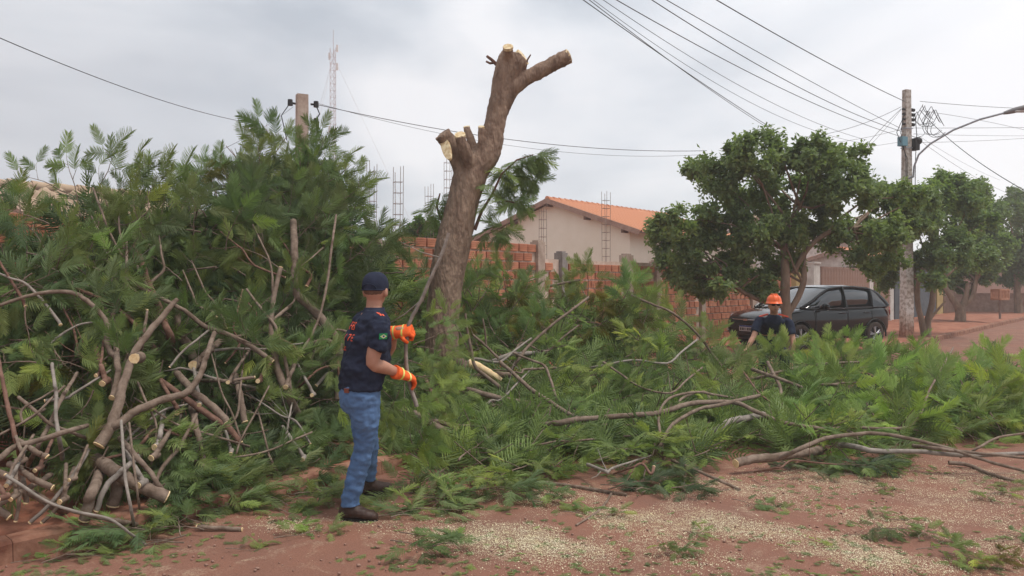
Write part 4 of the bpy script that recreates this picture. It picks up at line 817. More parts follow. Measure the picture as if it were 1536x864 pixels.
B([(975, 455), (1010, 470), (1045, 500), (1068, 530)], 2, 2.4, 'arched brown stem in front of the brick wall right of centre', None, -.3)
B([(820, 430), (850, 424), (870, 420)], 2.4, 2, 'twig stub on the crest before the brick wall', None, -.1)
# ------------------------------------------------------------------ the lopped tree
M['trunk'] = MAT('lopped trunk bark', (.17, .108, .078), .95, (.37, .26, .19), 9, .9, 34, stretch=(1, 1, .35), detail=12, bdist=.03)
def lopped_tree():
    Y = 9.3; b = P(662, 612, Y); root = empty('lopped_tree', (b.x, b.y, .1), 0, 'lopped tree with bare thick trunk and sawn stubs standing in the cut branches', 'tree'); o0 = root.location.copy()
    def T(pts, dy=None):
        W = []; rr = []
        for i, q in enumerate(pts): y = Y + (q[3] if len(q) > 3 else 0); W.append(P(q[0], q[1], y) - o0); rr.append(q[2] * y / FPX * (.97 if q[2] > 11.9 else .98))
        return W, rr
    mb = MB()
    for pts in ([(655, 660, 40), (660, 622, 34), (662, 600, 30), (662, 560, 27), (663, 500, 26), (666, 450, 26), (673, 400, 27), (683, 351, 27), (695, 300, 24.5), (704, 268, 26), (716, 248, 23), (733, 225, 20), (742, 188, 16.5), (750, 151, 17), (757, 114, 18), (764, 92, 19), (768, 80, 16)],
                [(748, 170, 12), (766, 138, 12.5), (790, 118, 11.5), (815, 104, 11.5), (854, 84, 11.9)],
                [(700, 268, 19), (690, 240, 16, -.05), (676, 218, 14, -.1), (663, 200, 13.5, -.16)], [(708, 262, 14), (700, 235, 11, -.2), (690, 204, 8.5, -.28)], [(722, 240, 9), (721, 215, 6, -.1), (722, 192, 5, -.12)], [(716, 240, 8), (708, 215, 6, .05), (700, 192, 5.5, .1)],
                [(763, 100, 12), (762, 84, 9, -.12), (762, 72, 8, -.2)], [(760, 118, 15), (772, 98, 15.5, -.02), (781, 88, 14.5, 0)]):
        W, rr = T(pts); q = smooth_pts([tuple(w) + (r,) for w, r in zip(W, rr)], 4); mb.tube([x[:3] for x in q], [x[3] for x in q], 18)
    for a in range(5):                                            # buttress roots
        an = a * 1.25 + .3; c = P(659, 640, Y) - o0; mb.tube([c + Vector((0, 0, .25)), c + Vector((math.cos(an) * .35, math.sin(an) * .35, .03)), c + Vector((math.cos(an) * .7, math.sin(an) * .7, -.08))], [.16, .1, .04], 8)
    o = mb.build('trunk', M['trunk'], root); bake(o, remesh(.014, 2)); wrinkle(o, .010, 8, (1, 1, .4)); wrinkle(o, .007, 26, (1, 1, .4)); wrinkle(o, .004, 60, (1, 1, .5)); o.data.materials.clear(); o.data.materials.append(M['trunk'])
    def face(px, py, dy, r, n, name='cut_face', stretch=1):
        p = P(px, py, Y + dy) - o0; n = Vector(n).normalized(); u = n.orthogonal().normalized(); w = n.cross(u); r = r * Y / FPX * .93; k = 18; f = MB(); st = stretch; w = w * st; u = u if st == 1 else u
        a = [p - n * .03 + (u * math.cos(6.2832 * i / k) + w * math.sin(6.2832 * i / k)) * r * (1 + .05 * math.sin(3 * i)) for i in range(k)]; f.loft([a, [v + n * .034 for v in a]], smooth=False); f.build(name, M['ring'], root)
    face(762, 70, -.235, 8, (-.05, -.8, .75)); face(784.5, 85.5, -.0, 14, (.75, -.35, .5)); face(853, 84.5, .0, 11.5, (.9, .1, .42)); face(690, 202, -.285, 8.6, (-.1, -.75, .8)); face(722, 190, -.12, 5, (0, -.5, .9)); face(700, 190, .1, 5.2, (-.1, -.4, .9))
    # long pale strip where the bark of the left stub is sliced
    n = Vector((-.55, -.75, .35)).normalized(); ax = (P(684, 240, Y) - P(660, 202, Y)).normalized(); w = n.cross(ax).normalized(); ax = w.cross(n); c = P(668, 220, Y - .245) - o0; f = MB(); a = [c - n * .03 + ax * (math.cos(6.2832 * i / 20) * .215) + w * (math.sin(6.2832 * i / 20) * .055) for i in range(20)]; f.loft([a, [v + n * .036 for v in a]], smooth=False); f.build('bark_scar', M['ring'], root)
    tw = MB()
    for pts in ([(746, 98, 3), (738, 90, 2.5), (730, 84, 2)], [(742, 94, 2), (735, 95, 1.8), (729, 92, 1.5)], [(776, 120, 4), (787, 104, 3), (791, 90, 1.5), (796, 82, 1.2)], [(775, 112, 4), (784, 100, 3.5), (788, 96, 3)], [(712, 345, 3), (722, 318, 2.5), (738, 292, 2), (752, 262, 1.8), (775, 240, 1.4), (800, 232, 1)], [(738, 290, 2), (752, 300, 1.4), (775, 305, 1)], [(662, 330, 2.5), (655, 310, 1.8), (660, 290, 1.2)]):
        W, rr = T(pts); tw.tube(W, rr, 6)
    tw.build('twig', M['bark_red'], root)
    lv = Leaves()
    for px, py, n in ((742, 282, 5), (752, 262, 6), (760, 255, 6), (775, 242, 8), (790, 236, 7), (805, 232, 9), (775, 300, 6), (760, 300, 5), (735, 300, 3), (788, 262, 6), (800, 270, 5), (735, 345, 4), (760, 340, 5), (755, 345, 4), (655, 312, 5), (660, 292, 5), (650, 320, 3), (780, 290, 5)):
        p = P(px, py, Y) - o0
        for k in range(n): a = random.uniform(-.5, 3.6); lv.put(p + rv(.03), Vector((math.cos(a) * .8 + .1, random.uniform(-.6, .4), -.25 - abs(math.sin(a)) * .9 + (.7 if k % 4 == 0 else 0))), Vector((0, -.6, .7)) + rv(.4), random.uniform(.75, 1.0))
    f = link('foliage', lv.mesh(), root); f.color = (*MID, 1); f['kind'] = 'stuff'
def ring_material():
    m, nt, N, L, b = new_mat('sawn wood with rings'); b.inputs['Roughness'].default_value = .8; tc = N.new('ShaderNodeTexCoord')
    n = N.new('ShaderNodeTexNoise'); n.inputs['Scale'].default_value = 22; n.inputs['Detail'].default_value = 8; L.new(tc.outputs['Object'], n.inputs['Vector']); cr = N.new('ShaderNodeValToRGB'); cr.color_ramp.elements[0].position = .4; cr.color_ramp.elements[0].color = (.6, .42, .22, 1); cr.color_ramp.elements[1].position = .6; cr.color_ramp.elements[1].color = (.82, .68, .44, 1)
    L.new(n.outputs['Fac'], cr.inputs[0]); L.new(cr.outputs[0], b.inputs['Base Color']); return m
M['ring'] = ring_material(); lopped_tree()
# ------------------------------------------------------------------ leafy street trees
M['broad'] = M['leaf']
def tree(name, Y, trunk, blobs, label, col, nleaf, size, group=None, seed=1, depth=.75):
    random.seed(seed); rng = np.random.default_rng(seed)
    b = P(trunk[0][0][0], trunk[0][0][1], Y); root = empty(name, (b.x, Y, max(0, b.z)), 0, label, 'tree', group); o0 = root.location.copy(); mb = MB()
    for line in trunk:
        W = []; rr = []
        for q in line: y = Y + (q[3] if len(q) > 3 else 0); W.append(tuple(P(q[0], q[1], y) - o0) + (q[2] * Y / FPX,))
        W = smooth_pts(W, 4); mb.tube([w[:3] for w in W], [w[3] for w in W], 8, jit=.06)
    V = []; T = []; tot = sum(bb[2] ** 2 for bb in blobs); bl = []
    for px, py, r in blobs: c = P(px, py, Y + random.uniform(-.5, .5) * depth * 1.5) - o0; bl.append((c, r * Y / FPX))
    tips = [W]
    for (c, r), bb in zip(bl, blobs):
        # limb into each clump
        ln = trunk[rng.integers(len(trunk))]; ln = min(trunk, key=lambda l: (P(l[-1][0], l[-1][1], Y) - o0 - c).length + rng.uniform(0, 1)); qq = ln[rng.integers(max(1, len(ln) - 2), len(ln))]; base = P(qq[0], qq[1], Y) - o0; mid = base.lerp(c, .5) + rv(.25) + UP * .15; mb.tube([base, base.lerp(mid, .5) + rv(.06), mid, mid.lerp(c, .5) + rv(.1), c + rv(.1)], [.03 * Y / 16, .024 * Y / 16, .018 * Y / 16, .012, .006], 5, False)
        n = int(nleaf * bb[2] ** 2 / tot); k = 0; nsub = max(8, int(r * r * 55)); subs = []
        for _ in range(nsub): d = Vector(rng.normal(size=3)).normalized(); subs.append((c + Vector((d.x, d.y, d.z * .8)) * r * rng.uniform(.45, 1.02), rng.uniform(.12, .26) * (r ** .5), rng.uniform(0, 1)))
        for sc, sr, tt in subs:
            m = max(4, n // nsub); out = (sc - c).normalized()
            for _ in range(m):
                p = sc + Vector(rng.normal(size=3)) * sr * .55; nd = (Vector(rng.normal(size=3)) * .65 + out * .5 + UP * .55).normalized(); u = nd.orthogonal().normalized(); u = (Matrix.Rotation(rng.uniform(0, 6.28), 3, nd) @ u); w = nd.cross(u); s = size * rng.uniform(.6, 1.2)
                V += [p, p + u * s * .5 + w * s * .26 - nd * s * .03, p + u * s - nd * s * .22, p + u * s * .5 - w * s * .26 - nd * s * .03]; T += [tt * .55 + rng.uniform(0, .4)] * 4
    V = np.array([tuple(v) for v in V], np.float32); F = np.arange(len(V), dtype=np.int32).reshape(-1, 4); me = tri_mesh('crown', V, F, M['leaf'], T)
    mb.build('trunk', M['bark_tree'], root); c = link('crown', me, root); c.color = (*col, 1); c['kind'] = 'stuff'; return root
M['bark_tree'] = MAT('tree bark', (.17, .115, .08), .95, (.31, .225, .165), 5, .8, 20, stretch=(1, 1, .4), bdist=.02)
tree('street_tree', 16.4, [[(1183, 540, 9), (1181, 490, 8), (1178, 450, 7.5), (1178, 410, 7), (1176, 375, 6), (1168, 345, 5)], [(1182, 470, 5), (1195, 450, 4.5), (1205, 425, 4.5), (1206, 400, 4)], [(1190, 410, 4), (1210, 375, 4), (1240, 350, 3.5), (1280, 342, 3)], [(1176, 375, 4), (1186, 335, 3.5), (1200, 310, 3)], [(1178, 460, 4), (1140, 450, 3.5), (1110, 435, 3), (1105, 425, 2)]],
     [(1080, 243, 34), (1125, 232, 38), (1175, 225, 38), (1265, 238, 36), (1220, 240, 40), (1045, 262, 26), (1095, 285, 42), (1150, 290, 50), (1215, 295, 45), (1275, 290, 42), (1320, 290, 36), (1345, 315, 34), (1008, 335, 30), (985, 345, 24), (1035, 360, 36), (1075, 350, 34), (1000, 378, 26), (1040, 400, 32), (1085, 405, 36), (1125, 420, 32), (1160, 395, 28), (1110, 370, 36), (1190, 395, 22), (1300, 345, 34), (1250, 355, 30), (1335, 355, 34), (1205, 350, 30), (1290, 385, 20), (1365, 290, 22), (1080, 435, 18), (1340, 385, 22), (1140, 335, 36), (1185, 345, 32), (1235, 320, 40), (1100, 330, 30), (1060, 320, 20), (1060, 432, 22), (1140, 432, 24), (1002, 402, 22), (1030, 425, 20), (1385, 300, 20), (1368, 340, 26), (1310, 400, 18)],
     'big broadleaf street tree with layered crown in front of the black car', (.20, .262, .105), 68000, .115, seed=11, depth=1.1)
tree('street_tree', 22.6, [[(1390, 503, 7), (1392, 480, 5), (1398, 455, 4.5), (1400, 430, 4), (1402, 400, 3)], [(1387, 503, 6), (1382, 480, 4.5), (1376, 450, 4), (1378, 420, 3)], [(1391, 485, 3), (1402, 470, 2), (1418, 452, 1.5)]],
     [(1330, 395, 26), (1305, 400, 20), (1345, 350, 30), (1390, 330, 36), (1400, 290, 28), (1440, 330, 36), (1380, 385, 32), (1425, 375, 36), (1460, 385, 30), (1430, 285, 28), (1412, 268, 16), (1350, 300, 24), (1450, 300, 26), (1400, 415, 20), (1312, 355, 28), (1330, 420, 18), (1360, 415, 18), (1470, 330, 22)],
     'middle street tree with two slender trunks beside the whitewashed pole', (.20, .275, .11), 38000, .13, seed=12, depth=1.4)
tree('street_tree', 31.0, [[(1440, 482, 8), (1440, 465, 7), (1430, 450, 5), (1418, 430, 4), (1415, 410, 3)], [(1440, 465, 6), (1448, 448, 4), (1452, 425, 3)], [(1440, 462, 5), (1458, 445, 3.5), (1464, 420, 3)]],
     [(1440, 400, 30), (1470, 350, 34), (1480, 320, 26), (1420, 420, 20), (1470, 400, 28), (1490, 370, 28), (1460, 290, 24), (1450, 430, 16), (1480, 420, 16)],
     'street tree with a forked dark trunk on the far pavement', (.18, .25, .10), 22000, .16, seed=13, depth=1.6)
tree('street_tree', 40.0, [[(1528, 470, 6), (1526, 440, 5), (1524, 400, 4)]], [(1515, 320, 26), (1530, 300, 26), (1545, 330, 32), (1512, 360, 26), (1535, 380, 34), (1520, 410, 26), (1550, 410, 30), (1505, 395, 18)], 'dark tree at the right edge beyond the forked tree', (.14, .195, .085), 16000, .19, seed=14, depth=1.8)
tree('garden_tree', 21.0, [[(628, 420, 4), (628, 380, 3), (630, 350, 2.5)]], [(618, 345, 13), (638, 335, 15), (650, 350, 13), (628, 352, 16), (612, 355, 9)], 'small bright green garden tree showing above the wall left of the trunk', (.11, .19, .05), 4500, .13, seed=15, depth=.5)
tree('garden_tree', 55.0, [[(1475, 470, 2), (1475, 455, 2), (1475, 445, 1.5)]], [(1465, 452, 9), (1478, 455, 10), (1490, 458, 8)], 'low green bush beyond the pavement under the far trees', (.1, .18, .05), 2600, .25, seed=16, depth=.8)
tree('garden_tree', 30.0, [[(1262, 440, 3), (1262, 425, 2), (1262, 410, 2)]], [(1258, 412, 8), (1268, 420, 10), (1275, 405, 8)], 'reddish leaved twiggy shrub hanging over the brown gate', (.09, .075, .05), 1500, .13, seed=17, depth=.5)
random.seed(99)
# raised rubbish basket and low walls far right
def basket():
    p = ground(1500, 478, .12); root = empty('litter_basket', (p.x, p.y, .1), .4, 'raised rusty litter basket on a thin post near the far kerb', 'litter basket'); k = p.y / FPX
    mb = MB(); mb.tube([(0, 0, 0), (0, 0, 36 * k)], .05, 6); mb.build('post', M['rust'], root); b = MB(); w = 20 * k; h = 14 * k; z0 = 30 * k
    for i in range(7):
        x = -w / 2 + w * i / 6
        for y in (-w / 3, w / 3): b.box((x, y, z0 + h / 2), (.05, .04, h))
    for z in (z0, z0 + h):
        for y in (-w / 3, w / 3): b.box((0, y, z), (w, .06, .07))
        for x in (-w / 2, w / 2): b.box((x, 0, z), (.06, w * .66, .07))
    b.box((0, 0, z0), (w, w * .66, .04)); b.build('basket', MAT('orange rust paint', (.36, .16, .09), .8, (.5, .26, .17), 6), root)
basket()
def low_wall():
    a = ground(1462, 474, .12); b = MB(); b.box((9, 0, .55), (26, .2, 1.0)); b.box((9, 0, 1.08), (26, .28, .08)); o = b.build('low_wall', M['fascia']); o.location = (a.x + 3, a.y + 6, 0); o.rotation_euler = (0, 0, -.25); tag(o, 'low brownish garden wall at the far end of the street', 'wall')
low_wall()
# ------------------------------------------------------------------ litter on the road
def litter():
    # sawdust and wood chips
    V = []; T = []; n = 0; rng = RNG
    cl = [(1250, 715, 190, 14), (1150, 735, 130, 14), (1400, 715, 160, 18), (1480, 740, 120, 22), (1040, 720, 60, 10), (950, 790, 260, 16), (780, 815, 140, 14), (1000, 770, 160, 14), (1200, 790, 240, 30), (760, 745, 90, 14), (600, 770, 70, 12), (900, 820, 220, 22), (1440, 800, 160, 40), (430, 790, 60, 8), (840, 750, 120, 12), (1300, 840, 260, 18), (560, 775, 60, 9), (700, 800, 120, 10)]
    wts = np.array([c[2] * c[3] ** .5 for c in cl], float); wts /= wts.sum()
    while n < 125000:
        c = cl[rng.choice(len(cl), p=wts)]; px = c[0] + rng.normal() * c[2] * .55; py = c[1] + rng.normal() * c[3] * .8
        if py < 672 or py > 900 or px < -20 or px > 1580: continue
        p = ground(px, py)
        if (p - K0).dot(SN) < .05: continue
        dd = noise.fractal(Vector((p.x * 1.7, p.y * 1.7, 3)), 1, 2, 4)
        if dd < rng.uniform(-.42, .36): continue
        s = float(rng.choice([.0022, .0034, .006], p=[.62, .32, .06])) * rng.uniform(.7, 1.3); a = rng.uniform(0, 6.28); z = .007 + rng.uniform(0, .004); ca, sa = math.cos(a) * s, math.sin(a) * s; tl = rng.uniform(-.4, .4) * s
        V += [(p.x + ca, p.y + sa, z + tl), (p.x - sa * .5, p.y + ca * .5, z), (p.x - ca, p.y - sa, z + abs(tl)), (p.x + sa * .5, p.y - ca * .5, z + tl)]; T += [rng.random()] * 4; n += 1
    F = np.arange(len(V), dtype=np.int32).reshape(-1, 4); o = link('sawdust', tri_mesh('sawdust', V, F, MAT('sawdust', (.72, .62, .38), .9, (.82, .74, .52), 9), T)); tag(o, 'pale yellow sawdust and chips strewn over the red dusty road', 'sawdust', kind='stuff')
    pb = MB(); k = 0
    while k < 600:
        px = random.uniform(-20, 1560); p = ground(px, random.uniform(668, 880))
        if (p - K0).dot(SN) < .03: continue
        r = random.choice([.003, .004, .006, .010]) * random.uniform(.7, 1.2); pb.ball(p + UP * (r * .4 + .004), r, 4, sc=(random.uniform(.8, 1.5), 1, .7)); k += 1
    tag(pb.build('gravel', MAT('gravel', (.22, .12, .09), .95, (.42, .26, .2), 30)), 'small stones and clods scattered on the dusty road', 'gravel', kind='stuff')
    # torn leaflets
    lv = Leaves(True); k = 0
    while k < 800:
        px = random.uniform(-20, 1560); py = random.uniform(690, 870)
        p = ground(px, py)
        if (p - K0).dot(SN) < .06: continue
        if noise.noise(Vector((p.x * 1.1, p.y * 1.1, 9))) < random.uniform(-.4, .5) and px < 1560: continue
        lv.put(p + UP * .012, Vector((random.uniform(-1, 1), random.uniform(-1, 1), 0)), UP + rv(.12), random.uniform(.07, .3) if random.random() < .8 else random.uniform(.25, .42)); k += 1
    o = link('leaf_litter', lv.mesh('leaf_litter')); o.color = (*MID, 1); tag(o, 'scattered torn bits of green leaf on the road', 'leaf litter', kind='stuff')
litter()
def fallen(px, py, a, sc, n, label, col=MID, var=SML, spread=.16):
    p = ground(px, py); root = None
    for k in range(n):
        q = p + Vector((random.uniform(-spread, spread), random.uniform(-spread, spread) * .8, .03 + .02 * k)); an = R(a + random.uniform(-50, 50))
        leafy('fallen_frond', var[random.randrange(len(var))], q, Vector((math.cos(an), math.sin(an), .02)), Vector((random.uniform(-.15, .15), random.uniform(-.3, 0), 1)), sc * random.uniform(.8, 1.1), jitcol(col), label, 'branch', label if n > 1 else None, .5)
for a in ((478, 803, 30, .55, 2, 'bright torn frond lying on the road right of the left heap', LIGHT), (640, 818, 5, .7, 3, 'fronds lying on the road in front of the man', MID), (390, 832, -20, .45, 1, 'small frond lying alone at the bottom left of the road', MID),
          (210, 815, 200, .8, 4, 'fresh fronds spilling over the kerb in front of the left heap', MID), (250, 800, 160, .8, 3, 'fronds spilling onto the road beside the sawn stick', MID), (800, 742, 0, .6, 2, 'fronds on the sawdust in front of the middle heap', MID), (838, 765, 10, .5, 2, 'thin flat fronds on the sawdust below the middle heap', MID),
          (1010, 822, -30, .38, 3, 'pressed down fronds near the bottom centre of the road', MID), (1135, 757, 0, .4, 2, 'small dark fronds on the open road below the cut log', MID), (1318, 738, 0, .3, 2, 'fronds lying on the sawdust right of centre', MID), (1345, 775, -10, .33, 2, 'dark fronds lying above the yellowish twig at lower right', MID),
          (1345, 806, 200, .42, 3, 'dark green frond cluster at lower right', DARK), (1395, 815, 60, .4, 2, 'curved frond twig at lower right', MID), (1440, 838, -30, .45, 3, 'yellowish green fronds at the bottom right corner', LIGHT), (1470, 850, -20, .35, 2, 'withered yellow frond at the bottom right', (.16, .15, .035)), (1390, 702, 0, .35, 1, 'single pale frond on the sawdust under the bent branch', MID),
          (1495, 748, 10, .35, 2, 'fronds lying near the right edge of the road', MID), (1525, 735, 0, .4, 2, 'small fronds at the right edge', MID), (1520, 815, 30, .4, 2, 'frond cluster cut by the right edge', MID), (330, 770, 20, .7, 3, 'fronds on the road edge behind the sawn stick', MID), (410, 765, 0, .7, 3, 'fronds lying along the kerb foot left of the man', MID), (460, 745, 0, .7, 3, 'low fronds beside the man\'s rear foot', MID),
          (625, 775, 10, .75, 3, 'fronds trodden down in front of the boot', MID), (660, 765, 10, .8, 4, 'green fronds at the near edge of the heap right of the man', MID), (720, 750, 10, .8, 4, 'green fronds sagging onto the sawdust', MID), (620, 745, 20, .7, 2, 'fronds under the man\'s rear boot', MID), (960, 740, 20, .8, 4, 'dark fronds drooping onto the road at the centre', DARK), (1010, 735, -10, .7, 3, 'fronds at the corner of the middle heap', DARK),
          (1200, 705, 0, .85, 4, 'dark fronds at the near edge beside the cut log', DARK), (1270, 712, 0, .8, 4, 'dark fronds pressed onto the sawdust', DARK), (1310, 700, 10, .6, 2, 'fronds at the tip of the dark clump', MID), (120, 835, 10, .5, 2, 'short grass like fronds at the kerb foot', MID), (60, 850, 10, .5, 2, 'fronds in the gutter at the left edge', MID), (880, 775, 20, .35, 1, 'small frond lying by the bent dry twig', MID), (1060, 800, 0, .3, 1, 'tiny frond alone on the road', MID), (1240, 812, 0, .3, 1, 'tiny pale frond on the road', LIGHT)):
    fallen(*a[:6], col=a[6])
# ------------------------------------------------------------------ car
M['car'] = MAT('black car paint', (.005, .006, .007), .12, spec=.3, coat=.3); M['carglass'] = MAT('tinted car glass', (.012, .015, .018), .04, spec=.9, coat=.5)
M['tyre'] = MAT('dusty tyre', (.03, .025, .022), .9, (.07, .05, .04), 8); M['rim'] = MAT('two tone alloy', (.45, .45, .47), .3, metal=.8); M['dark'] = MAT('black plastic', (.012, .012, .012), .55); M['chrome'] = MAT('chrome trim', (.7, .7, .72), .15, metal=1)
def car():
    A = R(27); rear = Vector((8.44, 19.57, .11)); root = empty('parked_car', rear, math.pi + A, 'black hatchback parked on the pavement behind the helmeted worker', 'car')
    def sec(x, zb, zt, w):
        h = zt - zb; half = [(0, zb), (w * .86, zb), (w * .97, zb + .10), (w * .995, zb + h * .38), (w, zb + h * .62), (w * .985, zt - .10), (w * .945, zt - .03), (w * .80, zt), (0, zt + .015)]
        return [Vector((x, y, z)) for y, z in half] + [Vector((x, -y, z)) for y, z in half[-2:0:-1]]
    st = [(-.70, .42, .74, .60), (-.68, .34, .80, .70), (-.60, .27, .95, .79), (-.35, .24, 1.0, .845), (0, .22, .99, .87), (.5, .20, .965, .872), (1.0, .20, .95, .87), (1.5, .20, .94, .868), (1.95, .20, .955, .866), (2.25, .20, .97, .862), (2.6, .20, .93, .85), (2.95, .20, .875, .82), (3.15, .22, .81, .77), (3.27, .27, .74, .70), (3.31, .36, .66, .62)]
    mb = MB(); mb.loft([sec(*s) for s in st]); body = mb.build('body', M['car'], root)
    cut = MB()
    for x in (0, 2.5):
        for s in (-1, 1): cut.tube([(x, s * .58, .30), (x, s * 1.2, .30)], .365, 28)
    cu = cut.build('cutter', M['dark'])
    cu.matrix_world = Matrix.Translation(rear) @ Matrix.Rotation(math.pi + A, 4, 'Z'); bpy.context.view_layer.update()
    def mods(o):
        s = o.modifiers.new('s', 'SUBSURF'); s.levels = 2; s.render_levels = 2; b = o.modifiers.new('b', 'BOOLEAN'); b.object = cu; b.operation = 'DIFFERENCE'; b.solver = 'EXACT'
    bake(body, mods); bpy.data.objects.remove(cu)
    for p in body.data.polygons: p.use_smooth = True
    # cabin in glass
    cab = [(-.60, .93, .98, .74, .66), (-.48, .93, 1.14, .78, .62), (-.30, .94, 1.33, .80, .60), (-.02, .94, 1.43, .81, .60), (.5, .93, 1.475, .815, .61), (1.0, .92, 1.47, .815, .61), (1.35, .92, 1.425, .81, .60), (1.65, .92, 1.30, .80, .63), (2.0, .92, 1.12, .78, .68), (2.33, .93, .97, .72, .70)]
    def csec(x, zb, zt, wb, wt, g=0):
        return [Vector((x, y, z)) for y, z in ((wb + g, zb), (wb * .35 + wt * .65 + g, zb * .3 + zt * .7), (wt + g, zt - .045), (wt * .9, zt - .008 + g), (wt * .5, zt + .012 + g), (0, zt + .018 + g))] + [Vector((x, -y, z)) for y, z in ((wt * .5, zt + .012 + g), (wt * .9, zt - .008 + g), (wt + g, zt - .045), (wb * .35 + wt * .65 + g, zb * .3 + zt * .7), (wb + g, zb))]
    mb = MB(); mb.loft([csec(*c) for c in cab]); gl = mb.build('windows', M['carglass'], root)
    rf = MB(); idx = [k for k in cab if -.32 <= k[0] <= 1.4]
    for a, c in zip(idx[:-1], idx[1:]):
        A1 = csec(*a, g=.012)[2:9]; C1 = csec(*c, g=.012)[2:9]; rf.add(A1 + C1, [(i, i + 1, 8 + i, 7 + i) for i in range(6)], 0, True)
    rf.build('roof', M['car'], root)
    pl = MB()
    for s in (-1, 1):
        pl.tube([(2.36, s * .72, .965), (2.0, s * .70, 1.12), (1.65, s * .645, 1.29), (1.35, s * .615, 1.41), (1.0, s * .625, 1.445), (.5, s * .625, 1.45), (0, s * .615, 1.41), (-.3, s * .62, 1.30), (-.5, s * .66, 1.10), (-.6, s * .70, .97)], [.035, .035, .035, .03, .028, .028, .035, .06, .09, .09], 8)
        pl.tube([(.98, s * .825, .94), (.93, s * .73, 1.2), (.90, s * .62, 1.45)], .045, 8); pl.tube([(.06, s * .83, .95), (-.02, s * .74, 1.18), (-.08, s * .62, 1.4)], .04, 8)
        pl.tube([(-.55, s * .78, .975), (0, s * .83, .965), (1.0, s * .835, .945), (2.0, s * .82, .945), (2.3, s * .78, .96)], .018, 6)
        pl.add([(.06, s * .835, .96), (-.02, s * .77, 1.17), (-.12, s * .645, 1.40), (-.38, s * .66, 1.27), (-.6, s * .76, .98)], [(0, 1, 2, 3, 4)])
    pl.build('pillar', M['car'], root)
    for x in (0, 2.5):
        for s in (-1, 1):
            t = MB(); y = s * .79
            prof = [(.20, -.09), (.27, -.10), (.298, -.08), (.302, 0), (.298, .08), (.27, .10), (.20, .09)]; rings = [[Vector((x + r * math.cos(a), y + w, .302 + r * math.sin(a))) for r, w in prof] for a in np.linspace(0, 2 * math.pi, 33)]
            n = len(prof); vs = [v for r in rings for v in r]; t.add(vs, [(i * n + k, i * n + k + 1, (i + 1) * n + k + 1, (i + 1) * n + k) for i in range(32) for k in range(n - 1)], 0, True); w = t.build('wheel', M['tyre'], root)
            d = MB(); d.tube([(x, y - s * .06, .302), (x, y + s * .05, .302)], .215, 24); d.build('wheel_disc', M['dark'], w)
            r = MB()
            for k in range(5):
                a = 2 * math.pi * k / 5 + .2
                for da in (-.16, .16): r.tube([(x + .04 * math.cos(a), y + s * .07, .302 + .04 * math.sin(a)), (x + .205 * math.cos(a + da), y + s * .075, .302 + .205 * math.sin(a + da))], [.018, .014], 5)
            r.tube([(x, y + s * .05, .302), (x, y + s * .085, .302)], .035, 10); r.tube([(x + .21 * math.cos(a), y + s * .07, .302 + .21 * math.sin(a)) for a in np.linspace(0, 2 * math.pi, 25)], .010, 5, False); r.build('rim', M['rim'], w)
            if True:
                ar = MB(); ar.tube([(x + .375 * math.cos(a), s * .868, .30 + .375 * math.sin(a)) for a in np.linspace(-.15, math.pi + .15, 18)], .018, 6); ar.build('wheel_arch', M['dark'], root)
    for s in (-1, 1):
        m = MB(); m.ball((1.78, s * .93, 1.0), .1, 10, sc=(.7, 1.1, .75)); m.tube([(1.80, s * .80, .95), (1.79, s * .9, .98)], .03, 6); m.build('door_mirror', M['car'], root)
        for x in (1.05, .18): h = MB(); h.tube([(x, s * .868, .83), (x + .05, s * .895, .835), (x + .17, s * .895, .84), (x + .2, s * .868, .84)], .014, 6); h.build('door_handle', M['car'], root)
        hl = MB(); hl.add([(3.19, s * .50, .74), (3.12, s * .70, .79), (2.90, s * .835, .83), (2.92, s * .832, .755), (3.16, s * .70, .70), (3.25, s * .52, .68)], [(0, 1, 2, 3, 4, 5)]); hl = hl.build('headlight', MAT('headlight lens', (.5, .52, .55), .1, spec=1), root); hl.location.x = .03; hl.location.y = s * .012
        tl = MB(); tl.add([(-.50, s * .835, .96), (-.62, s * .78, .96), (-.665, s * .70, .86), (-.655, s * .73, .74), (-.58, s * .815, .78)], [(0, 1, 2, 3, 4)]); tl = tl.build('tail_light', MAT('tail light', (.45, .03, .02), .2), root); tl.location = (-.015, s * .015, 0)
        fg = MB(); fg.tube([(3.28, s * .62, .40), (3.24, s * .70, .44)], .04, 8); fg.build('fog_light', M['chrome'], root)
        ln = MB(); 
        for x in (2.02, .95, .10): ln.box((x, s * .873, .60), (.006, .008, .62))
        ln.build('door_gap', M['dark'], root)
    gr = MB(); gr.add([(3.31, -.50, .69), (3.31, .50, .69), (3.335, .44, .60), (3.335, -.44, .60)], [(0, 1, 2, 3)]); gr.build('grille', M['dark'], root)
    tr = MB(); tr.tube([(3.22, .62, .70), (3.32, .42, .69), (3.345, 0, .69), (3.32, -.42, .69), (3.22, -.62, .70)], .010, 6); tr.build('chrome_bar', M['chrome'], root)
    em = MB(); em.box((3.36, 0, .69), (.01, .13, .045)); em.build('emblem', M['chrome'], root)
    pt = MB(); pt.box((3.345, 0, .49), (.012, .42, .13)); pt = pt.build('number_plate', MAT('plate white', (.7, .72, .75), .4), root); ps = MB(); ps.box((3.353, 0, .54), (.006, .40, .028)); ps.build('plate_band', MAT('plate blue', (.02, .06, .3), .4), pt)
    lg = MB()
    for k in range(7): lg.box((3.353, -.165 + k * .055, .475), (.005, .032, .06)) if k != 3 else lg.box((3.353, -.165 + k * .055, .475), (.005, .012, .06))
    lg.build('plate_digits', M['dark'], pt)
car()
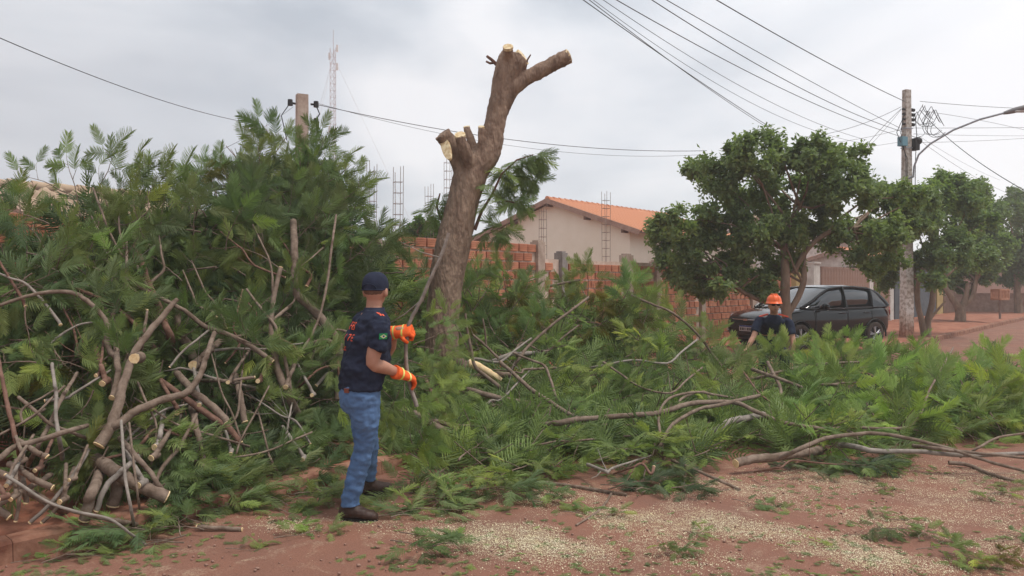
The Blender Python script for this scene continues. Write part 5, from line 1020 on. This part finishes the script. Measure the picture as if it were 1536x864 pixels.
# ------------------------------------------------------------------ people
SKIN = MAT('sunburnt skin', (.42, .21, .14), .55, (.50, .26, .18), 12, .15, 60); NAVY = MAT('navy cotton', (.012, .017, .036), .9, (.022, .028, .055), 18, .3, 200)
def jeans_material():
    m = MAT('washed blue denim', (.075, .145, .29), .9, (.125, .215, .385), 3, .35, 350, detail=8, stretch=(1, 1, .8)); return m
JEANS = jeans_material(); LEATHER = MAT('dark brown leather', (.035, .02, .016), .5, (.07, .04, .03), 14, .3, 80); ORANGE = MAT('bright orange cloth', (.85, .11, .02), .8, (.95, .17, .035), 20, .2, 150); YEL = MAT('yellow reflective band', (.75, .75, .12), .5, (.85, .8, .3), 30); SILVER = MAT('grey palm leather', (.16, .12, .10), .8)
def ell(c, u, w, a, b, n=20): return [c + u * (a * math.cos(2 * math.pi * k / n)) + w * (b * math.sin(2 * math.pi * k / n)) for k in range(n)]
def person_one():
    Y0 = 5.40; o0 = Vector((P(527, 783, Y0).x, Y0, 0)); root = empty('person', o0, 0, 'man seen from behind in navy cap, navy polo shirt and blue jeans pulling a branch', 'person')
    J = lambda px, py, dy=0: P(px, py, Y0 + dy) - o0
    F = Vector((math.cos(R(30)), math.sin(R(30)), 0)); Rt = Vector((math.sin(R(30)), -math.cos(R(30)), 0))     # facing, his right
    def limb(mb, pts, n=14):
        q = smooth_pts([tuple(p) + (r,) for p, r in pts], 3); mb.tube([x[:3] for x in q], [x[3] for x in q], n)
    hip = J(541, 588); rh = hip + Rt * .085; lh = hip - Rt * .085
    # near (right) leg stands straight, far (left) leg steps behind
    rk = J(546, 668, -.03); ra = J(526, 752, 0); lk = J(552, 655, .30); la = J(553, 716, .52)
    sh = J(557, 482); rs = sh + Rt * .17 + Vector((0, 0, -.01)); ls = sh - Rt * .17
    re = J(559, 545, -.16); rw = J(597, 559, -.02); le = J(583, 527, .22); lw = J(592, 498, .12); lhnd = J(608, 496, .10); rhnd = J(612, 564, .04)
    nk = J(561, 462, .02); hd = J(563.5, 436, .03); HF = (F * .7 + Vector((-.25, .75, 0))).normalized(); HR = HF.cross(UP).normalized()
    def torso(mb, g=0.0, low=False):
        def ring(c, w, d, f=0): return ell(c + F * f, Rt, F, w + g, d + g)
        c0 = hip; rings = [ring(hip + UP * -.10, .13, .095), ring(hip, .15, .11), ring(J(543, 565), .172, .138, .01), ring(J(547, 540), .172, .142, .015), ring(J(551, 515), .185, .138, .01), ring(J(554, 497), .195, .13, .0), ring(J(556, 482), .185, .11, -.005), ring(J(559, 470), .12, .085), ring(J(560, 463), .07, .07)]
        mb.loft(rings)
    b = MB(); torso(b, -.012)
    limb(b, [(nk - UP * .04, .062), (nk, .058), (nk.lerp(hd, .5), .056)]); b.ball(hd + UP * .01, .088, 16, sc=(.86, 1.04, 1.18), ax=(HR, HF, UP)); b.ball(hd + HF * .03 - UP * .045, .062, 12, sc=(.85, .95, .95), ax=(HR, HF, UP))
    b.tube([hd + HF * .085 - UP * .005, hd + HF * .105 - UP * .02, hd + HF * .09 - UP * .035], [.010, .015, .012], 8)
    for s in (-1, 1):
        c = hd + HR * (s * .084) - UP * .012 - HF * .005; b.ball(c, .033, 10, sc=(.35, .7, 1.15), ax=(HR, HF, UP))
    limb(b, [(rs, .058), (rs.lerp(re, .5), .055), (re, .046), (re.lerp(rw, .35), .047), (re.lerp(rw, .7), .038), (rw, .030), (rhnd, .028)]); limb(b, [(ls, .055), (ls.lerp(le, .5), .05), (le, .044), (lw, .03), (lhnd, .028)])
    for h, k, a in ((rh, rk, ra), (lh, lk, la)): limb(b, [(h, .07), (h.lerp(k, .5), .066), (k, .056), (k.lerp(a, .35), .055), (a, .04)])
    body = b.build('body', SKIN, root); bake(body, remesh(.009, 3))
    # shirt
    s = MB()
    def ring(c, w, d, f=0): return ell(c + F * f, Rt, F, w, d, 24)
    s.loft([ring(J(541, 584), .186, .147), ring(J(542, 570), .19, .155, .005), ring(J(545, 550), .19, .162, .012), ring(J(549, 525), .192, .158, .015), ring(J(552, 505), .198, .15, .006), ring(J(555, 490), .20, .135, 0), ring(J(557, 478), .178, .115, -.004), ring(J(559, 469), .12, .09), ring(J(560.5, 464), .085, .08)])
    limb(s, [(rs - Rt * .05 + UP * .0, .075), (rs - UP * .015, .078), (rs.lerp(re, .35), .076), (rs.lerp(re, .66), .078)]); limb(s, [(ls + Rt * .05, .07), (ls - UP * .015, .074), (ls.lerp(le, .6), .07)])
    shirt = s.build('polo_shirt', NAVY, root); bake(shirt, remesh(.009, 4)); wrinkle(shirt, .018, 6, (1.2, 1.2, 1.3)); wrinkle(shirt, .009, 15, (1, 1, 1.4)); 
    col = MB(); col.loft([ell(J(560, 470) + F * .0, Rt, F, .088, .078), ell(J(561, 461.5) + F * .005, Rt, F, .072, .070), ell(J(561, 461) + F * .005, Rt, F, .066, .064), ell(J(560, 470), Rt, F, .075, .07)], cap=False); col.build('collar', NAVY, shirt)
    # jeans
    j = MB(); j.loft([ring(J(541, 577), .172, .132), ring(hip, .18, .14), ring(hip - UP * .08, .178, .142), ring(hip - UP * .14, .15, .12)])
    limb(j, [(rh, .10), (rh.lerp(rk, .3) + Vector((.01, 0, 0)), .106), (rh.lerp(rk, .65), .094), (rk, .078), (rk.lerp(ra, .3) - Vector((.0, 0, 0)), .073), (rk.lerp(ra, .7), .066), (ra + UP * .01, .066), (ra - UP * .035, .07)])
    limb(j, [(lh, .10), (lh.lerp(lk, .5), .098), (lk, .076), (lk.lerp(la, .4), .07), (la, .062), (la - UP * .03, .064)])
    jn = j.build('jeans', JEANS, root); bake(jn, remesh(.010, 3)); wrinkle(jn, .014, 5.0, (1.3, 1.3, 1.4)); wrinkle(jn, .007, 13, (1, 1, 1.7)); wrinkle(jn, .005, 30, (1, 1, 1.6))
    pk = MB(); c = J(520, 586, -.135); pk.box(c, (.04, .006, .03), (Vector((.9, -.3, 0)), Vector((.3, .9, 0)), UP)); pk.build('leather_patch', MAT('tan patch', (.2, .06, .04), .8), jn)
    # boots
    def boot(a, d, up=0, pitch=0):
        d = d.normalized(); sd = d.cross(UP).normalized(); z0 = a.z - .125; q = MB()
        def C(f, w, h, zb=0.0): 
            c = Vector((a.x, a.y, 0)) + d * f; zz = z0 + zb + pitch * (f + .07); return [c + sd * (w * math.cos(t)) + UP * (zz + h * .5 + h * .5 * math.sin(t)) for t in np.linspace(0, 2 * math.pi, 15)[:-1]]
        q.loft([C(-.085, .02, .06, .01), C(-.075, .035, .10), C(-.04, .044, .135), C(.02, .047, .12), (C(.07, .047, .095)), C(.12, .05, .075), C(.165, .046, .065), C(.19, .03, .05), C(.198, .012, .03, .006)]); q.tube([a + UP * -.06, a + UP * .015], [.05, .054], 12)
        o = q.build('boot', LEATHER, root); bake(o, remesh(.007, 3)); wrinkle(o, .004, 22)
        sl = MB(); n = 16; top = []; bot = []
        for k in range(n):
            t = 2 * math.pi * k / n; f = .055 + .143 * math.cos(t); w = .052 * math.sin(t) * (1 - .12 * math.cos(t + 3.14)); c = Vector((a.x, a.y, 0)) + d * f + sd * w; zz = z0 + pitch * (f + .07); bot.append(c + UP * (zz - .018)); top.append(c + UP * (zz + .012))
        sl.loft([bot, top], smooth=False); sl.build('sole', M['dark'], o)
    boot(ra + Vector((0, 0, .0)), Vector((.97, -.12, 0))); boot(la, Vector((.9, .5, 0)))
    # cap
    cp = MB(); c = hd + UP * .035 - HF * .004; rings = []
    for i in range(9):
        t = i / 8 * math.pi / 2; r = math.cos(t) ** .75 if i < 8 else .03; rings.append(ell(c + UP * (.098 * math.sin(t)), HR, HF, .089 * r, .106 * r, 22))
    rings.insert(0, ell(c - UP * .03, HR, HF, .088, .105, 22)); cp.loft(rings, cap=False); cap = cp.build('cap', NAVY, root)
    br = MB(); pr = []
    for u in np.linspace(-1, 1, 11): pr.append((c + HR * (u * .072) + HF * (.085 + .0 * u) - UP * .02, c + HR * (u * .06) + HF * (.09 + .075 * math.sqrt(max(0, 1 - u * u * .9))) - UP * (.03 + .012 * u * u)))
    br.add([p for a in pr for p in a], [(2 * i, 2 * i + 1, 2 * i + 3, 2 * i + 2) for i in range(10)], 0, True); br.add([p - UP * .004 for a in pr for p in a], [(2 * i, 2 * i + 2, 2 * i + 3, 2 * i + 1) for i in range(10)], 0, True); br.build('brim', NAVY, cap)
    sp = MB(); sp.tube([c + HR * (.055 * math.cos(t)) - HF * (.090 + .012 * math.sin(t)) + UP * (-.022 + .034 * math.sin(t)) for t in np.linspace(0, math.pi, 10)], .004, 5); sp.tube([c - HR * .085 - HF * .045 - UP * .03, c - HR * .05 - HF * .094 - UP * .029, c - HF * .108 - UP * .028, c + HR * .05 - HF * .094 - UP * .029, c + HR * .085 - HF * .045 - UP * .03], .006, 5); sp.build('strap', NAVY, cap); hr = MB()
    hr.ball(hd - HF * .012 + UP * .0, .0885, 14, sc=(.86, 1.0, .55), ax=(HR, HF, UP)); hr.build('hair', MAT('clipped dark hair', (.12, .07, .05), .9, (.22, .13, .09), 90), root)
    # gloves: cuff + palm + five fingers
    def glove(w, h, up, curl, s):
        d = (h - w).normalized(); up = (up - d * up.dot(d)).normalized(); sd = d.cross(up).normalized() * s; q = MB()     # d along hand, up = back of hand, sd = thumb side
        q.loft([ell(w - d * .045, sd, up, .052, .045), ell(w + d * .0, sd, up, .044, .036), ell(w + d * .05, sd, up, .05, .026), ell(w + d * .095, sd, up, .048, .021), ell(w + d * .11, sd, up, .04, .016)])
        for k in range(4):
            b0 = w + d * (.10 - .004 * abs(k - 1.5)) + sd * (.033 - .0225 * k); ln = (.036, .041, .038, .03)[k]; p = b0; dd = d.copy(); pts = [p]; cc = curl * (1 + .12 * k)
            for m in range(3): dd = (dd * math.cos(R(cc)) - up * math.sin(R(cc))).normalized() if m == 0 else (Matrix.Rotation(R(-cc) * 1, 3, d.cross(up).normalized()) @ dd); p = p + dd * ln * (1 - .18 * m); pts.append(p)
            q.tube(pts, [.0125, .012, .011, .009], 8)
        tb = w + d * .035 + sd * .042; q.tube([tb - sd * .015, tb + (d + sd * .9 - up * .5).normalized() * .035, tb + (d * 1.2 + sd * .7 - up * 1.3).normalized() * .066], [.018, .014, .011], 8)
        o = q.build('glove', ORANGE, root); bake(o, remesh(.0045, 1)); st = MB()
        for t in (-.004, .054):
            wdt = .047 if t < .02 else .0525; dp = .0395 if t < .02 else .0275; st.loft([ell(w + d * (t - .006), sd, up, wdt, dp), ell(w + d * (t + .006), sd, up, wdt + .001, dp + .001)], cap=False)
        rb = st.build('reflective_band', YEL, o); pm = MB(); pm.ball(w + d * .065 - up * .018, .03, 10, sc=(1.3, 1.1, .5), ax=(d, sd, up)); pmo = pm.build('palm', SILVER, o)
        for ob in (o, rb, pmo):
            for v in ob.data.vertices: v.co = w + (v.co - w) * 1.12
    glove(J(594, 498.5, .12), J(608, 496, .10), Vector((-.2, -.8, .8)), 62, 1); glove(J(600, 560.5, -.01), J(614, 565, .05), Vector((-.2, -.6, .9)), 28, -1)
    # printing on the shirt: projected onto its surface
    bpy.context.view_layer.update(); bv = BVHTree.FromPolygons([v.co for v in shirt.data.vertices], [p.vertices for p in shirt.data.polygons])
    def hit(c, d):
        r = bv.ray_cast(c, d, 1.0); return r[0] if r[0] else None
    ORP = MAT('orange print', (.85, .13, .06), .8); 
    def decal(name, polys, origin, ux, uy, dirv, mat, parent, off=.006):
        mb = MB()
        for poly in polys:
            vs = []
            for x, y in poly:
                p = hit(origin + ux * x + uy * y, dirv)
                if p is None: break
                vs.append(p - dirv * off)
            if len(vs) == len(poly): mb.add(vs, [tuple(range(len(vs)))])
        return mb.build(name, mat, parent) if mb.f else None
    def text_polys(txt, size, x0, y0, slant=0):
        cu = bpy.data.curves.new('t', 'FONT'); cu.body = txt; cu.size = size; ob = bpy.data.objects.new('t', cu); COL.objects.link(ob); dg = bpy.context.evaluated_depsgraph_get(); me = bpy.data.meshes.new_from_object(ob.evaluated_get(dg)); bm = bmesh.new(); bm.from_mesh(me); bmesh.ops.triangulate(bm, faces=bm.faces)
        bmesh.ops.subdivide_edges(bm, edges=[e for e in bm.edges if e.calc_length() > .02], cuts=2); bmesh.ops.triangulate(bm, faces=bm.faces); out = [[(v.co.x + x0, v.co.y + y0 + slant * v.co.x) for v in f.verts] for f in bm.faces]; bm.free(); bpy.data.objects.remove(ob); return out
    bc = J(553, 500); O = bc - F * .5
    for txt, size, x, y in (('FES', .078, -.045, .03), ('1 7 E', .066, -.05, -.045), ('tec.', .062, -.09, -.115)): decal('back_print', text_polys(txt, size, x, y), O, Rt, UP, F, ORP, shirt)
    # right sleeve flag and shoulder bars (seen from the side)
    so = rs.lerp(re, .30) + Rt * .4; 
    fl = decal('flag_patch', [[(-.03, -.02), (.03, -.02), (.03, .02), (-.03, .02)]], so + F * .01, F, UP, -Rt, MAT('flag green', (.02, .28, .1), .8), shirt, .006)
    if fl:
        decal('flag_rhombus', [[(-.024, 0), (0, -.015), (.024, 0), (0, .015)]], so + F * .01, F, UP, -Rt, MAT('flag pale yellow', (.75, .78, .45), .8), fl, .009); decal('flag_disc', [[(.007 * math.cos(a), .007 * math.sin(a)) for a in np.linspace(0, 6.28, 9)[:-1]]], so + F * .01, F, UP, -Rt, MAT('flag blue', (.02, .06, .25), .8), fl, .011)
    for k in (0, 1):
        pts = [];
        for t in np.linspace(0, 1, 7):
            for e in (-.006, .006): pts.append((.0 + .018 * k + e + .01 * t, -.03 + .07 * t))
        decal('shoulder_bar', [[pts[2 * i], pts[2 * i + 1], pts[2 * i + 3], pts[2 * i + 2]] for i in range(6)], sh + Rt * .155 + UP * .4 + F * -.01 , F, Rt, -UP, ORP, shirt, .004)
person_one()
# branch in the man's hands: bare pole-like stem, its leaves hanging below
B([(673, 349), (664, 378), (648, 413), (632, 450), (616, 480), (610, 505), (609, 535), (612, 565), (625, 610)], 2.4, 3.2, 'branch gripped by the man, bare above his glove and leafy below', None, 0, 'bark_grey', depth=5.50, name='held_branch', twigs=2)
for px, py, a in ((650, 500, 60), (655, 520, 90), (640, 545, 100), (665, 490, 40), (645, 590, 120), (610, 600, 170), (640, 620, 140), (600, 630, 190), (650, 560, 80), (625, 580, 150), (620, 640, 160), (645, 570, 110), (665, 585, 100), (615, 665, 180), (590, 610, 200), (635, 650, 150)):
    d = Vector((math.sin(R(a)), random.uniform(-.3, .3), math.cos(R(a)))); leafy('leafy_spray', SML[random.randrange(7)], P(px, py, 5.75 + random.uniform(0, .35)), d, Vector((-.2, -.8, .6)), random.uniform(.5, .68), jitcol(lerpc(MID, LIGHT, .55)), ('upper' if py < 550 else 'middle' if py < 605 else 'lower') + ' light green fan on the branch the man is pulling, ' + ('near the trunk' if px > 643 else 'under his gloves' if px > 612 else 'beside his thigh'), 'branch', 'fans on the pulled branch', .5)
def person_two():
    Y0 = 11.6; o0 = Vector((P(1160, 500, Y0).x, Y0, 0)); root = empty('person', o0, 0, 'worker in orange helmet and dark glasses bending over branches before the black car', 'person'); J = lambda px, py, dy=0: P(px, py, Y0 + dy) - o0
    Rt = Vector((-1, 0, 0)); F = Vector((-.1, -1, 0)).normalized()
    def limb(mb, pts, n=10):
        q = smooth_pts([tuple(p) + (r,) for p, r in pts], 3); mb.tube([x[:3] for x in q], [x[3] for x in q], n)
    hd = J(1161, 458, -.16); nk = J(1161, 472, -.05); sh = J(1160, 482, 0); hip = Vector((.02, .28, .86)); rs = J(1138, 482, 0); ls = J(1183, 484, 0); re = J(1131, 504, -.1); rw = J(1121, 522, -.22); rf = J(1116, 529, -.26); le = J(1189, 508, -.08); lw = J(1190, 528, -.2); lf = J(1189, 536, -.24)
    rk = Vector((-.14, .02, .48)); ra = Vector((-.16, .12, .10)); lk = Vector((.2, .1, .48)); la = Vector((.22, .3, .1)); b = MB()
    b.loft([ell(hip - UP * .05, Vector((1, 0, 0)), Vector((0, 1, 0)), .15, .12), ell(hip.lerp(sh, .3), Vector((1, 0, 0)), Vector((0, .9, .3)), .15, .11), ell(hip.lerp(sh, .7), Vector((1, 0, 0)), Vector((0, .9, .3)), .17, .11), ell(sh, Vector((1, 0, 0)), Vector((0, .9, .3)), .16, .09), ell(nk, Vector((1, 0, 0)), Vector((0, 1, 0)), .06, .06)])
    b.ball(hd, .092, 14, sc=(.82, 1, 1.2)); b.ball(hd + Vector((0, -.09, -.02)), .02, 8, sc=(.7, 1, 1.1)); limb(b, [(nk, .058), (hd - UP * .02, .055)])
    for s in (-1, 1): b.ball(hd + Vector((s * .078, .01, -.01)), .022, 8, sc=(.4, .8, 1.3))
    limb(b, [(rs, .055), (re, .043), (re.lerp(rw, .4), .042), (rw, .028), (rf, .035)]); limb(b, [(ls, .055), (le, .043), (lw, .028), (lf, .035)])
    for w, f in ((rw, rf), (lw, lf)):
        d = (f - w).normalized(); sd = d.cross(Vector((0, -1, 0))).normalized()
        for k in range(4): p = f + sd * (.026 - .017 * k); b.tube([p, p + d * .045, p + d * .06 + Vector((0, .03, 0))], [.010, .009, .007], 6)
        b.tube([w.lerp(f, .4) + sd * .02, w.lerp(f, .9) + sd * .05], [.012, .009], 6)
    for h, k, a in ((hip + Vector((-.09, 0, 0)), rk, ra), (hip + Vector((.09, 0, 0)), lk, la)): limb(b, [(h, .085), (k, .056), (k.lerp(a, .4), .055), (a, .04)])
    o = b.build('body', SKIN, root); bake(o, remesh(.010, 2)); s = MB()
    s.loft([ell(hip - UP * .07, Vector((1, 0, 0)), Vector((0, 1, 0)), .18, .15), ell(hip, Vector((1, 0, 0)), Vector((0, 1, 0)), .178, .148), ell(hip.lerp(sh, .35), Vector((1, 0, 0)), Vector((0, .9, .3)), .17, .13), ell(hip.lerp(sh, .72), Vector((1, 0, 0)), Vector((0, .9, .3)), .19, .13), ell(sh, Vector((1, 0, 0)), Vector((0, .9, .3)), .185, .105), ell(nk - UP * .03, Vector((1, 0, 0)), Vector((0, 1, 0)), .10, .085), ell(nk, Vector((1, 0, 0)), Vector((0, 1, 0)), .075, .075)])
    limb(s, [(rs + Vector((.05, 0, 0)), .07), (rs, .073), (rs.lerp(re, .75), .07)]); limb(s, [(ls - Vector((.05, 0, 0)), .07), (ls, .073), (ls.lerp(le, .75), .07)]); sh_o = s.build('shirt', NAVY, root); bake(sh_o, remesh(.012, 3)); wrinkle(sh_o, .014, 8)
    t = MB()
    for sgn in (-1, 1): t.box(sh + Vector((sgn * .15, -.0, .088)), (.14, .05, .02), (Vector((.96, 0, -.28 * sgn)), Vector((0, 1, 0)), Vector((.28 * sgn, 0, .96))))
    t.build('shoulder_bar', MAT('orange red trim', (.7, .09, .05), .8), sh_o); j = MB(); j.loft([ell(hip + UP * .03, Vector((1, 0, 0)), Vector((0, 1, 0)), .16, .13), ell(hip - UP * .12, Vector((1, 0, 0)), Vector((0, 1, 0)), .15, .12)])
    for h, k, a in ((hip + Vector((-.09, 0, 0)), rk, ra), (hip + Vector((.09, 0, 0)), lk, la)): limb(j, [(h, .10), (h.lerp(k, .5), .095), (k, .075), (a, .065)])
    o = j.build('trousers', NAVY, root); bake(o, remesh(.014, 2))
    for a in (ra, la): q = MB(); q.loft([ell(a + Vector((0, f, -.10 + h * .5)), Vector((1, 0, 0)), UP, w, h * .5, 12) for f, w, h in ((.09, .02, .05), (.07, .04, .11), (0, .045, .12), (-.08, .045, .08), (-.16, .04, .06), (-.19, .015, .03))]); q.build('boot', LEATHER, root)
    h = MB(); c = hd + UP * .032; rings = [ell(c - UP * .004, Vector((1, 0, 0)), Vector((0, 1, 0)), .118, .150, 22), ell(c + UP * .012, Vector((1, 0, 0)), Vector((0, 1, 0)), .112, .135, 22)]
    for i in range(8): tt = i / 7 * math.pi / 2; r = max(.04, math.cos(tt) ** .7); rings.append(ell(c + UP * (.015 + .115 * math.sin(tt)), Vector((1, 0, 0)), Vector((0, 1, 0)), .108 * r, .128 * r, 22))
    h.loft(rings); hm = h.build('helmet', MAT('orange helmet plastic', (.85, .13, .02), .3, spec=.5), root); rg = MB()
    for x in (-.03, 0, .03): rg.tube([c + Vector((x, .126 * math.cos(a), .02 + .118 * math.sin(a))) for a in np.linspace(.25, math.pi - .25, 10)], .007, 5)
    rg.build('ridge', MAT('orange helmet rib', (.85, .13, .02), .3, spec=.5), hm)
    g = MB()
    for s_ in (-1, 1): g.ball(hd + Vector((s_ * .036, -.088, .012)), .027, 8, sc=(1.15, .35, .75))
    g.box(hd + Vector((0, -.095, .018)), (.04, .008, .01)); g.tube([hd + Vector((-.078, 0, .014)), hd + Vector((-.066, -.08, .016))], .004, 5); g.tube([hd + Vector((.078, 0, .014)), hd + Vector((.066, -.08, .016))], .004, 5); g.build('sunglasses', M['dark'], root)
    m = MB(); m.tube([hd + Vector((-.022, -.086, -.062)), hd + Vector((0, -.092, -.060)), hd + Vector((.022, -.086, -.062))], .005, 5); m.build('mouth', MAT('lips', (.25, .09, .07), .6), root)
person_two()
for px, py, a in ((1152, 540, -5), (1168, 538, 10), (1160, 545, 0), (1250, 535, 30), (1275, 540, 45)):
    d = Vector((math.sin(R(a)), random.uniform(-.3, .3), math.cos(R(a)))); leafy('leafy_spray', SML[random.randrange(7)], P(px, py, 11.0), d, Vector((-.2, -.8, .6)), random.uniform(.8, 1.0), jitcol(LIGHT), 'light green spray held up in front of the helmeted worker', 'branch', 'sprays before the helmeted worker', .5)

# ------------------------------------------------------------------ haze
def haze():
    m = bpy.data.materials.new('haze'); m.use_nodes = True; nt = m.node_tree; nt.nodes.clear(); o = nt.nodes.new('ShaderNodeOutputMaterial'); v = nt.nodes.new('ShaderNodeVolumePrincipled'); v.inputs['Density'].default_value = .0022; v.inputs['Color'].default_value = (.97, .98, 1, 1); v.inputs['Anisotropy'].default_value = .2; nt.links.new(v.outputs[0], o.inputs['Volume'])
    mb = MB(); mb.box((0, 60, 26), (240, 240, 56)); h = mb.build('haze', m); tag(h, 'thin humid haze over the street', kind='stuff')
haze()
